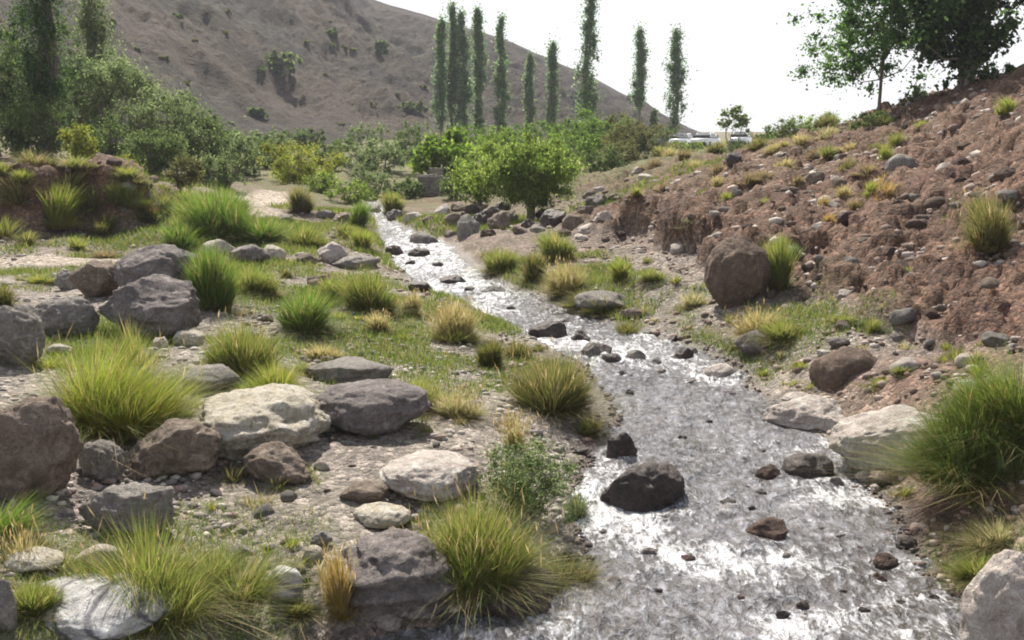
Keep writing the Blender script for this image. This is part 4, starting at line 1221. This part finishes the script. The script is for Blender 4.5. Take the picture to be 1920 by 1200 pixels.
def leaves(rs, centers, radii, count, size, cols, strand=0.0, hang=0.0, flat=.5):
    m = len(centers)
    w_ = (radii ** 2.2); w_ = w_ / w_.sum()
    ci = rs.choice(m, count, p=w_)
    q = rs.normal(size=(count, 3))
    q /= np.linalg.norm(q, axis=1)[:, None]
    rr = np.abs(rs.normal(0, .62, count))
    P = centers[ci] + q * (rr * radii[ci])[:, None] * np.array([1, 1, flat + .35])
    nrm_ = rs.normal(size=(count, 3)) + q * .6 + np.array([0, 0, .5])
    nrm_ /= np.linalg.norm(nrm_, axis=1)[:, None]
    ax = rs.normal(size=(count, 3)) + np.array([0, 0, -hang * 3]) + q * strand
    ax -= nrm_ * (ax * nrm_).sum(1)[:, None]
    ax /= np.linalg.norm(ax, axis=1)[:, None] + 1e-9
    bx_ = np.cross(nrm_, ax)
    s = size * rs.uniform(.6, 1.35, count)[:, None]
    asp = .42 if strand or hang else .62
    V = np.stack([P - ax * s, P + bx_ * s * asp + ax * s * .1, P + ax * s, P - bx_ * s * asp + ax * s * .1], 1)
    clump_tone = rs.uniform(.75, 1.25, m)
    c = np.array(cols)[rs.randint(0, len(cols), count)] * clump_tone[ci][:, None] * rs.uniform(.85, 1.15, (count, 1))
    return V.reshape(-1, 3), np.arange(count * 4).reshape(-1, 4), np.repeat(c, 4, 0)

def tree(name, label, cx, top, bot, wpx, d, cols, seed, nl=5000, leaf=.06, clumps=55, group=None, cat='tree', trunks=1, tr=.08, hang=0., strand=0., base=None, loc=None, fill=.55, shape='round', basepx=None, crw=.17, trunk_px=None, bushy=False):
    """crown seen between top and bot, wpx wide, at forward distance d"""
    rs = np.random.RandomState(seed)
    if loc is None:
        bp = trunk_px if trunk_px else cx
        x = at(bp, 290, d)[0]
        z0 = float(H(x, d)[0])
        xc = at(cx, 290, d)[0] - x
        zt = at(cx, top, d)[2] - z0
        zb = at(cx, bot, d)[2] - z0
    else:
        x, d, z0 = loc
        xc = 0
        zt = (bot - top) * d / F * .8
        zb = -.3
    zb = max(zb, -.1)
    if zt - zb < (bot - top) * d / F * .7 and loc is None:
        zb = max(-.1, zt - (bot - top) * d / F); zt = max(zt, zb + (bot - top) * d / F * .8)
    W = wpx * d / F / 2
    Hc_ = (zt - zb) / 2
    zc = (zt + zb) / 2
    root = empty(name, (x, d, z0 - .05), label, cat, group)
    if shape == 'poplar': W *= 1.12 + .3 * rs.rand()
    clumps = int(clumps * 1.5); nl = int(nl * (1.9 if shape == 'poplar' and d > 60 else 1.35))
    if shape == 'round': W *= 1.18; Hc_ *= 1.1
    q = rs.normal(size=(clumps, 3)); q /= np.linalg.norm(q, axis=1)[:, None]
    rad = rs.uniform(fill, 1.0, clumps) ** .6
    cen = q * rad[:, None]
    if shape == 'round':
        k = 1 + .16 * np.sin(3 * np.arctan2(cen[:, 1], cen[:, 0]) + seed) + .12 * rs.normal(size=clumps)
        cen *= k[:, None] * .84
    elif shape == 'poplar':
        h_ = rs.rand(clumps) * 2 - 1
        t01 = (h_ + 1) / 2
        prof = np.sin(np.clip(t01, 0.02, 1) ** .8 * math.pi) ** .55 * (1.1 - .55 * t01) * (1 + .22 * np.sin(t01 * 17 + seed) + .12 * np.sin(t01 * 41 + seed * 2))
        a = rs.uniform(0, 6.28, clumps)
        rr = rs.uniform(.1, .8, clumps) * prof
        cen = np.stack([np.cos(a) * rr, np.sin(a) * rr, h_ * .97], 1)
        cen[:, 0] += .10 * np.sin(h_ * 2.1 + seed) + .09 * np.sin(h_ * 9 + seed * 3)
    elif shape == 'umbrella':
        cen[:, 2] = np.abs(cen[:, 2]) * 1.3 - .6 + .2 * rs.normal(size=clumps)
        cen *= .86
    C = np.stack([xc + cen[:, 0] * W, cen[:, 1] * W * .9, zc + cen[:, 2] * Hc_], 1)
    cr = min(W, Hc_) if shape != 'poplar' else W
    R_ = cr * crw * (2.9 if shape == 'poplar' else 1.75) * rs.uniform(.6, 1.3, clumps)
    V, Fc, cc = leaves(rs, C, R_, nl, leaf, TC[cols], strand, hang, flat=(1.3 if shape == 'poplar' else .5))
    okz = np.repeat(V.reshape(-1, 4, 3)[:, :, 2].min(1) > -.05, 4)
    keep = okz.reshape(-1, 4)[:, 0]
    V = V.reshape(-1, 4, 3)[keep].reshape(-1, 3); cc = cc.reshape(-1, 4, 3)[keep].reshape(-1, 3)
    Fc = np.arange(len(V)).reshape(-1, 4)
    parts = []
    for tnk in range(trunks):
        off = np.array([rs.uniform(-1, 1) * W * .12, rs.uniform(-1, 1) * W * .1, 0]) * (trunks > 1)
        topc = np.array([xc * .8 + rs.uniform(-.15, .15) * W + off[0] * 5, off[1] * 4, zc + Hc_ * (.75 if shape == 'poplar' else .25)])
        p0 = np.array([0, 0, -.15]) + off
        mid = p0 * .5 + topc * .5 + np.array([rs.uniform(-.05, .05), rs.uniform(-.05, .05), 0]) * zt
        pts = [p0, p0 * .8 + mid * .2 + rs.normal(0, .01, 3) * zt, mid, topc * .6 + mid * .4, topc]
        parts.append(tube(pts, [tr * 1.25, tr, tr * .8, tr * .5, tr * .2]))
        lim = rs.choice(clumps, min(clumps, 16 if trunks == 1 else 7), replace=False)
        for l in lim:
            f = rs.uniform(.3, .85)
            s0 = mid * (1 - f) + topc * f if rs.rand() > .4 else p0 * .35 + mid * .65
            e = C[l]
            m_ = (s0 + e) / 2 + np.array([0, 0, -.06 * zt if shape != 'poplar' else 0])
            parts.append(tube([s0, m_, e], [tr * .42, tr * .28, tr * .08], 5))
    tv, tf = join(parts)
    obj('trunk', mesh_np('trunk', tv, tf), M_BARK, root)
    obj('crown', mesh_np('crown', V, Fc, False, cc), M_LEAF, root)
    return root

GP = 'poplars in front of the hill'
for k, (cx, top, bot, wp, d, lab) in enumerate([
    (828, 35, 246, 30, 104, 'leftmost slim poplar of the tight group of three'),
    (850, 8, 248, 32, 106, 'tallest slim poplar in the middle of the tight group of three'),
    (868, 22, 246, 30, 105, 'right-hand slim poplar of the tight group of three'),
    (898, 14, 178, 27, 107, 'slim poplar with a gap in its crown right of the tight group'),
    (941, 30, 256, 30, 100, 'dense slim poplar between the gapped one and the two short ones'),
    (993, 105, 236, 24, 110, 'shortest slim poplar, in front of the hill'),
    (1034, 82, 242, 30, 106, 'slim short poplar with a pointed tip left of the tallest poplar'),
    (1101, -28, 224, 42, 98, 'tallest and widest poplar, cut by the top of the frame'),
    (1196, 55, 200, 30, 112, 'lone poplar with a bare lower trunk against the white sky'),
    (1263, 60, 250, 34, 104, 'rightmost slender poplar against the white sky'),
    (898, 186, 262, 24, 106, 'short poplar shoot under the gapped poplar'),
    (1225, 208, 250, 14, 110, 'tiny young poplar left of the rightmost one')]):
    tree('poplar_tree', lab, cx, top, bot, wp, d, 'poplar', 100 + k, nl=4200 if bot - top > 100 else 1500, leaf=.12, clumps=80, group=GP, shape='poplar', tr=.16, crw=.17)

GL = 'trees of the left thicket'
LEFT = [
    (95, -160, 290, 105, 33, 'darkleaf', 'tall dark column-shaped tree on the left', 'poplar', 17000, .07, 'column_tree'),
    (15, 20, 295, 170, 34, 'dim', 'dark bushy tree filling the left frame edge', 'round', 9500, .075, 'thicket_tree'),
    (188, -90, 240, 74, 44, 'grey', 'tall pale green tree just right of the dark column tree', 'poplar', 7000, .09, 'column_tree'),
    (150, 60, 290, 130, 42, 'dim', 'grey-green tree with its crown under the tall pale one', 'round', 8000, .085, 'thicket_tree'),
    (235, 90, 300, 140, 40, 'grey', 'grey-green tree in the middle of the left thicket, the highest of its round crowns', 'round', 9000, .08, 'thicket_tree'),
    (310, 150, 318, 140, 38, 'grey', 'grey-green tree right of the highest round crown in the left thicket', 'round', 8500, .075, 'thicket_tree'),
    (378, 195, 330, 110, 40, 'dim', 'dark green tree where the left thicket slopes down', 'round', 7000, .075, 'thicket_tree'),
    (400, 225, 300, 120, 62, 'dim', 'green tree behind the right slope of the left thicket', 'round', 5500, .11, 'thicket_tree'),
    (490, 243, 300, 100, 75, 'grey', 'pale green tree at the hill foot behind the end of the left thicket', 'round', 4500, .13, 'thicket_tree'),
    (560, 248, 300, 110, 85, 'dim', 'dim green tree at the hill foot behind the round yellow-green bush', 'round', 4500, .14, 'thicket_tree'),
    (445, 245, 345, 110, 46, 'grey', 'low grey-green tree near the right end of the left thicket', 'round', 5500, .085, 'thicket_tree'),
    (505, 258, 345, 80, 52, 'dim', 'small dark tree at the right end of the left thicket', 'round', 4200, .09, 'thicket_tree'),
    (290, 235, 330, 110, 33, 'dim', 'dark shrub with black shade under it in front of the left thicket', 'round', 5500, .06, 'thicket_tree'),
    (70, 170, 305, 120, 31, 'dim', 'dark shrub in front of the column tree', 'round', 5500, .06, 'thicket_tree'),
    (205, 215, 315, 110, 34, 'dim', 'dark shrub between the column tree and the shaded shrub', 'round', 5000, .06, 'thicket_tree'),
    (410, 285, 350, 100, 35, 'grey', 'low grey bush at the foot of the left thicket above the bright grass', 'round', 4200, .06, 'thicket_tree'),
    (-90, -60, 290, 190, 40, 'dim', 'tall dark tree mostly outside the left frame edge', 'round', 6000, .09, 'thicket_tree'),
]
for k, (cx, top, bot, wp, d, cl, lab, shp, nl, lf, nm) in enumerate(LEFT):
    tree(nm, lab, cx, top, bot, wp, d, cl, 200 + k, nl=int(nl * 1.5), leaf=lf * .72, strand=.9, hang=.25, clumps=60, group=GL, shape=shp, tr=.11, trunks=1 if shp == 'poplar' else 2, fill=.35)

BUSH = [
    (153, 235, 300, 46, 29, 'yellow', 'yellow-green bush lit by the sun under the dark column tree', 1800, .05),
    (228, 292, 325, 38, 28.5, 'yellow', 'small yellowish bush at the edge of the left earth bank', 1200, .045),
    (345, 295, 345, 52, 30, 'brownish', 'brownish bush at the right end of the left earth bank', 1500, .05),
    (565, 262, 350, 122, 44, 'yellow', 'round yellow-green bush left of the grey-green one', 5500, .065),
    (722, 268, 350, 122, 54, 'grey', 'round grey-green bush left of the bright green tree', 5000, .085),
    (645, 262, 290, 44, 80, 'leafy', 'small green bush at the foot of the hill', 1000, .10),
    (655, 350, 400, 70, 38, 'willow', 'low olive bush near the top of the stream', 1800, .05),
    (755, 335, 385, 60, 42, 'dim', 'dark bush left of the stone wall', 1800, .06),
    (990, 232, 275, 100, 90, 'leafy', 'long dark green hedge-like bush below the short poplars', 2600, .12),
    (1070, 225, 290, 70, 72, 'leafy', 'dark green leafy bush left of the big green one', 2600, .11),
    (1115, 218, 300, 110, 66, 'leafy', 'big fresh green leafy bush behind the willow', 4500, .11),
    (1185, 220, 312, 100, 56, 'brownish', 'olive-brown bush at the left of the parked cars', 4500, .08),
    (1165, 262, 318, 66, 50, 'brownish', 'small olive bush in front of the olive-brown one', 2000, .07),
    (1240, 235, 268, 60, 90, 'dim', 'dark low bush behind the parked cars', 1400, .10),
    (690, 255, 300, 70, 95, 'grey', 'pale grey-green bush at the foot of the hill behind the round grey-green one', 2000, .11),
    (775, 250, 320, 70, 70, 'dim', 'dark bush between the grey-green and the bright green trees', 2400, .09),
    (880, 238, 300, 90, 80, 'leafy', 'dark green bush behind the small willow', 2800, .11),
    (940, 245, 300, 80, 75, 'bright', 'fresh green bush behind the gap between the two willows', 2400, .10),
    (1075, 262, 340, 90, 55, 'leafy', 'green bush touching the right side of the big willow', 3200, .08),
    (1125, 290, 345, 70, 46, 'dim', 'dark bush at the foot of the big green leafy one', 2200, .07),
    (690, 318, 372, 80, 44, 'grey', 'low grey-green bush left of the stone wall', 2600, .06),
    (620, 300, 350, 70, 55, 'dim', 'low dark bush right of the round yellow-green one', 2200, .07),
    (600, 345, 392, 50, 40, 'willow', 'low olive bush at the right side of the pale dirt track', 1500, .05),
    (855, 325, 372, 50, 41, 'dim', 'dark shrub between the stone wall and the small willow', 1500, .055),
    (540, 330, 372, 50, 46, 'leafy', 'small green bush left of the pale dirt track end', 1500, .06),
    (1290, 262, 282, 60, 60, 'willow', 'low olive bush in front of the parked white cars', 1100, .06),
    (1535, 212, 250, 90, 40, 'willow', 'flat green bush on the skyline left of the slender tree', 2200, .055),
    (1478, 225, 262, 60, 38, 'grey', 'grey-green bush on the skyline right of the sapling', 1500, .055),
    (1440, 240, 268, 50, 45, 'dim', 'low dark bush on the skyline near the sapling', 1000, .06),
    (1870, 138, 172, 110, 27, 'darkleaf', 'dark low bush on the crest at the right frame edge', 2200, .05),
    (1720, 176, 205, 60, 30, 'dim', 'low bush on the crest between the two big trees', 1100, .045),
    (1640, 250, 290, 70, 28, 'dim', 'dark bush in the shade on the slope below the slender tree', 1500, .05),
    (1385, 278, 318, 40, 34, 'dim', 'dark bush right of the standing rock on the bank edge', 900, .05),
]
for k, (cx, top, bot, wp, d, cl, lab, nl, lf) in enumerate(BUSH):
    tree('bush', lab, cx, top - (bot - top) * .12, bot + 8, wp * 1.28, d, cl, 400 + k, nl=int(nl * 2.0), leaf=lf * .78, strand=.7, clumps=48, cat='bush', shape='round', tr=.05, trunks=3, fill=.25)

tree('leafy_tree', 'bright green broad-leaved tree above the stone wall', 832, 244, 348, 128, 50, 'bright', 501, nl=5200, leaf=.11, clumps=46, tr=.1, fill=.3)
tree('willow_tree', 'big olive-green rounded willow on the right bank of the upper stream', 990, 254, 382, 196, 31.5, 'willow', 502, nl=30000, leaf=.05, clumps=110, tr=.10, hang=.8, fill=.3, crw=.18, trunks=2)
tree('willow_tree', 'smaller lighter willow touching the left side of the big one', 898, 275, 385, 120, 35, 'willow', 503, nl=7000, leaf=.055, clumps=60, tr=.07, hang=.8, fill=.35, crw=.15)
tree('slender_tree', 'slender tree with a single grey trunk and airy leaves on the crest', 1618, -110, 172, 270, 31, 'plane', 504, nl=14000, leaf=.055, clumps=95, tr=.055, fill=.15, trunk_px=1640, crw=.11)
tree('broadleaf_tree', 'big dark broad-leaved tree with several trunks on the right crest', 1772, -200, 166, 215, 28.5, 'darkleaf', 505, nl=17000, leaf=.075, clumps=120, tr=.1, fill=.2, trunks=5, trunk_px=1790, crw=.13)
tree('sapling', 'small lone sapling with a rounded airy crown beside the parked cars', 1375, 192, 250, 66, 52, 'grey', 506, nl=1300, leaf=.07, clumps=34, tr=.035, shape='umbrella', trunks=2, crw=.15)
g_ = hit(985, 962)
tree('feathery_bush', 'grey-green feathery bush beside the water left of the mid-stream boulder', 990, 812, 965, 185, g_[1], 'grey', 777, nl=9000, leaf=.013, clumps=60, cat='bush', tr=.008, trunks=4, strand=1.2, fill=.2, crw=.2)
for k, (px, py, wp, hp_, lab) in enumerate([(525, 128, 66, 42, 'largest green shrub on the dry hillside'), (716, 96, 26, 26, 'small round green shrub high on the hillside'), (770, 202, 56, 22, 'flat olive shrub low on the hillside'),
                                            (620, 60, 24, 14, 'tiny shrub high on the hillside left of the round one'), (480, 215, 30, 16, 'small shrub low on the left hillside')]):
    p = hill_at(px, py + hp_ * .4)
    tree('hill_shrub', lab, px, 0, hp_ * 1.3, wp, p[1], 'dim', 600 + k, nl=1100, leaf=.28, clumps=26, cat='shrub', tr=.12, trunks=2, loc=(p[0], p[1], p[2]), fill=.2)

k = 0
while k < 46:
    px, py = rng.uniform(180, 1180), rng.uniform(5, 255)
    ry_ = np.interp(px, [a for a, b in RIDGE], [b for a, b in RIDGE])
    if py < ry_ + 14: continue
    p = hill_at(px, py)
    s_ = rng.uniform(7, 20)
    tree('scrub_plant', 'tiny dark scrub plant dotted on the dry hillside', px, 0, s_ * .8, s_ * 1.3, p[1], 'brownish' if k % 3 else 'dim', 800 + k, nl=110, leaf=.26, clumps=8, cat='shrub', tr=.05, trunks=1, loc=(p[0], p[1], p[2] - .2), fill=.2, group='tiny scrub plants on the dry hillside')
    k += 1

# ------------------------------------------------------------------ stone wall by the cascade
M_MAS = rock_mat('grey_masonry', (.28, .25, .20), (.36, .325, .27), (.45, .41, .36))
def block(V0, sx, sy, sz, cx, cy, cz, rs, j=.02):
    v = np.array([[a, b, c] for a in (-1, 1) for b in (-1, 1) for c in (-1, 1)], float) * [sx / 2, sy / 2, sz / 2]
    v += rs.uniform(-j, j, v.shape) + [cx, cy, cz]
    f = np.array([[0, 1, 3, 2], [4, 6, 7, 5], [0, 4, 5, 1], [2, 3, 7, 6], [0, 2, 6, 4], [1, 5, 7, 3]])
    return v, f
def masonry(w_, d_, h_, cx, cy, z0, rs, bw=.3, bh=.14):
    parts, z = [], z0
    while z < z0 + h_ - .01:
        x = -w_ / 2
        while x < w_ / 2 - .05:
            b = min(bw * rs.uniform(.6, 1.4), w_ / 2 - x)
            parts.append(block(None, b - .015, d_ + rs.uniform(-.04, .04), bh - .012, cx + x + b / 2, cy, z + bh / 2, rs, .012))
            x += b
        z += bh
    return join(parts)
rs = np.random.RandomState(9)
wx, wyy = at(806, 380, 43)[0], 43.0
wz = float(H(wx, wyy)[0])
sw = empty('stone_wall', (wx, wyy, wz - .2), 'low grey masonry wall with a ledge and a pillar under the bright green tree', 'wall')
v, f = masonry(1.0, .5, 1.0, 0, 0, 0, rs)
obj('lower_wall', mesh_np('lower_wall', v, f, False), M_MAS, sw)
v, f = masonry(1.1, .6, .09, 0, -.02, 1.0, rs, .9, .09)
obj('ledge', mesh_np('ledge', v, f, False), RM['pale'], sw)
v, f = masonry(.6, .5, .95, .82, .25, 0, rs)
obj('pillar', mesh_np('pillar', v, f, False), M_MAS, sw)
v, f = masonry(.6, .35, 1.35, .25, .75, 0, rs)
obj('rear_wall', mesh_np('rear_wall', v, f, False), M_MAS, sw)

# ------------------------------------------------------------------ parked cars
M_WHITE = plain('white_car_paint', (.78, .79, .8), .25, 0, .6, .1)
M_SILV = plain('silver_car_paint', (.45, .48, .52), .3, .4, .6, .1)
M_GLASS = plain('car_glass', (.10, .12, .14), .06, 0, .9)
M_TYRE = plain('tyre_rubber', (.02, .02, .02), .85)
M_RIM = plain('wheel_rim', (.5, .5, .5), .35, .8)
M_LAMP = plain('headlight_glass', (.7, .72, .75), .1, 0, .8)
M_BUMP = plain('dark_bumper', (.05, .05, .055), .6)
def loft(sections):
    """sections: list of (x, [(y, z)...]) closed rings"""
    V, Fc = [], []
    m = len(sections[0][1])
    for x, ring in sections:
        V += [(x, y, z) for y, z in ring]
    tris = []
    for s in range(len(sections) - 1):
        for k in range(m):
            a, b = s * m + k, s * m + (k + 1) % m
            Fc.append((a, b, b + m, a + m))
    return V, Fc + [tuple(range(m))[::-1], tuple((len(sections) - 1) * m + k for k in range(m))]
def pymesh(name, V, Fc, bev=0):
    me = bpy.data.meshes.new(name)
    me.from_pydata([tuple(v) for v in V], [], [tuple(f) for f in Fc])
    bm = bmesh.new(); bm.from_mesh(me)
    bmesh.ops.recalc_face_normals(bm, faces=bm.faces)
    if bev:
        bmesh.ops.bevel(bm, geom=list(bm.edges), offset=bev, segments=2, affect='EDGES', clamp_overlap=True)
    bm.to_mesh(me); bm.free()
    for p in me.polygons: p.use_smooth = True
    return me
def ring(hw, z0, z1, tuck=.1):
    return [(-hw + tuck * .4, z0), (-hw, z0 + .2), (-hw, (z0 + z1) / 2), (-hw + tuck, z1), (hw - tuck, z1), (hw, (z0 + z1) / 2), (hw, z0 + .2), (hw - tuck * .4, z0)]
def car(label, px, d, yaw, paint, pickup=False):
    x = at(px, 280, d)[0]
    z = float(H(x, d)[0])
    c = empty('parked_car', (x, d, z), label, 'car', 'cars parked along the top of the bank')
    c.rotation_euler = (0, 0, yaw)
    body = loft([(-2.15, ring(.72, .35, .75)), (-2.05, ring(.82, .25, .88)), (-1.1, ring(.86, .22, .95)), (1.0, ring(.86, .22, .96)), (2.0, ring(.82, .25, .98)), (2.12, ring(.72, .35, .85))])
    bo = obj('body', pymesh('body', *body, .03), paint, c)
    cabin = loft([(-1.15, ring(.74, .9, .97, .05)), (-.45, ring(.70, .9, 1.42, .12)), (.7, ring(.70, .9, 1.45, .12)), (1.55 if not pickup else .95, ring(.72, .9, 1.0, .05))])
    obj('roof', pymesh('roof', *cabin, .02), paint, c)
    # glazing, proud of the cabin
    def pane(nm, pts):
        pts = [np.array(p, float) for p in pts]
        nn = np.cross(pts[1] - pts[0], pts[2] - pts[0]); nn /= np.linalg.norm(nn)
        V = [p + nn * .012 for p in pts] + [p - nn * .012 for p in pts]
        Fc = [(0, 1, 2, 3), (7, 6, 5, 4)] + [(i_, i_ + 4, (i_ + 1) % 4 + 4, (i_ + 1) % 4) for i_ in range(4)]
        me = bpy.data.meshes.new(nm); me.from_pydata([tuple(v) for v in V], [], Fc)
        return obj(nm, me, M_GLASS, c)
    pane('windscreen', [(-1.13, -.60, 1.00), (-1.13, .60, 1.00), (-.52, .52, 1.41), (-.52, -.52, 1.41)])
    e = 1.5 if not pickup else .92
    pane('rear_window', [(e - .02, -.58, 1.02), (e - .02, .58, 1.02), (.78, .52, 1.42), (.78, -.52, 1.42)])
    for s in (-1, 1):
        pane('side_window', [(-.85, s * .745, 1.0), (.75, s * .745, 1.0), (.6, s * .665, 1.36), (-.5, s * .665, 1.36)])
        me = pymesh('headlight', *loft([(-2.17, [(s * .5 + a * .14, .62 + b * .07) for a, b in ((-1, -1), (-1, 1), (1, 1), (1, -1))]), (-2.05, [(s * .5 + a * .14, .62 + b * .07) for a, b in ((-1, -1), (-1, 1), (1, 1), (1, -1))])]), .01)
        obj('headlight', me, M_LAMP, c)
    me = pymesh('bumper', *loft([(-2.24, ring(.7, .28, .5, .05)), (-2.1, ring(.78, .28, .5, .05))]), .01)
    obj('bumper', me, M_BUMP, c)
    for wx_ in (-1.35, 1.35):
        for s in (-1, 1):
            th = np.linspace(0, 2 * math.pi, 20, endpoint=False)
            prof = [(.22, -.1), (.30, -.1), (.32, -.05), (.32, .05), (.30, .1), (.22, .1)]
            V = [(wx_ + r_ * math.cos(t_), s * .78 + o_, .32 + r_ * math.sin(t_)) for r_, o_ in prof for t_ in th]
            Fc = [(a * 20 + b, a * 20 + (b + 1) % 20, ((a + 1) % 6) * 20 + (b + 1) % 20, ((a + 1) % 6) * 20 + b) for a in range(6) for b in range(20)]
            wh = obj('wheel', pymesh('wheel', V, Fc), M_TYRE, c)
            V = [(wx_ + .215 * math.cos(t_), s * .78 + o_, .32 + .215 * math.sin(t_)) for o_ in (-.06, .06) for t_ in th]
            Fc = [tuple(range(20)), tuple(range(39, 19, -1))] + [(b, (b + 1) % 20, 20 + (b + 1) % 20, 20 + b) for b in range(20)]
            obj('rim', pymesh('rim', V, Fc), M_RIM, wh)
    return c
car('leftmost parked car, silver, mostly hidden by the olive-brown bush', 1240, 92, math.radians(75), M_SILV)
car('white parked car with its pale bonnet towards the stream, second from the left', 1279, 90, math.radians(68), M_WHITE)
car('white parked car with a large grey windscreen, left of the sapling', 1322, 88, math.radians(62), M_WHITE)
car('white parked car seen behind the sapling trunk, rightmost of the four', 1388, 90, math.radians(70), M_WHITE)

# ------------------------------------------------------------------ haze
def haze():
    m, t, out = nt('valley_haze')
    p = N(t, 'VolumePrincipled', Density=.0005, Anisotropy=0.0)
    p.inputs['Color'].default_value = (.86, .9, 1.0, 1)
    t.links.new(p.outputs[0], out.inputs['Volume'])
    v = [(a, b, c) for a in (-470, 470) for b in (-20, 425) for c in (-4, 112)]
    me = bpy.data.meshes.new('haze')
    me.from_pydata(v, [], [(0, 1, 3, 2), (4, 6, 7, 5), (0, 4, 5, 1), (2, 3, 7, 6), (0, 2, 6, 4), (1, 5, 7, 3)])
    tag(obj('haze', me, m), 'thin bright summer haze filling the valley', 'haze', kind='stuff')
haze()
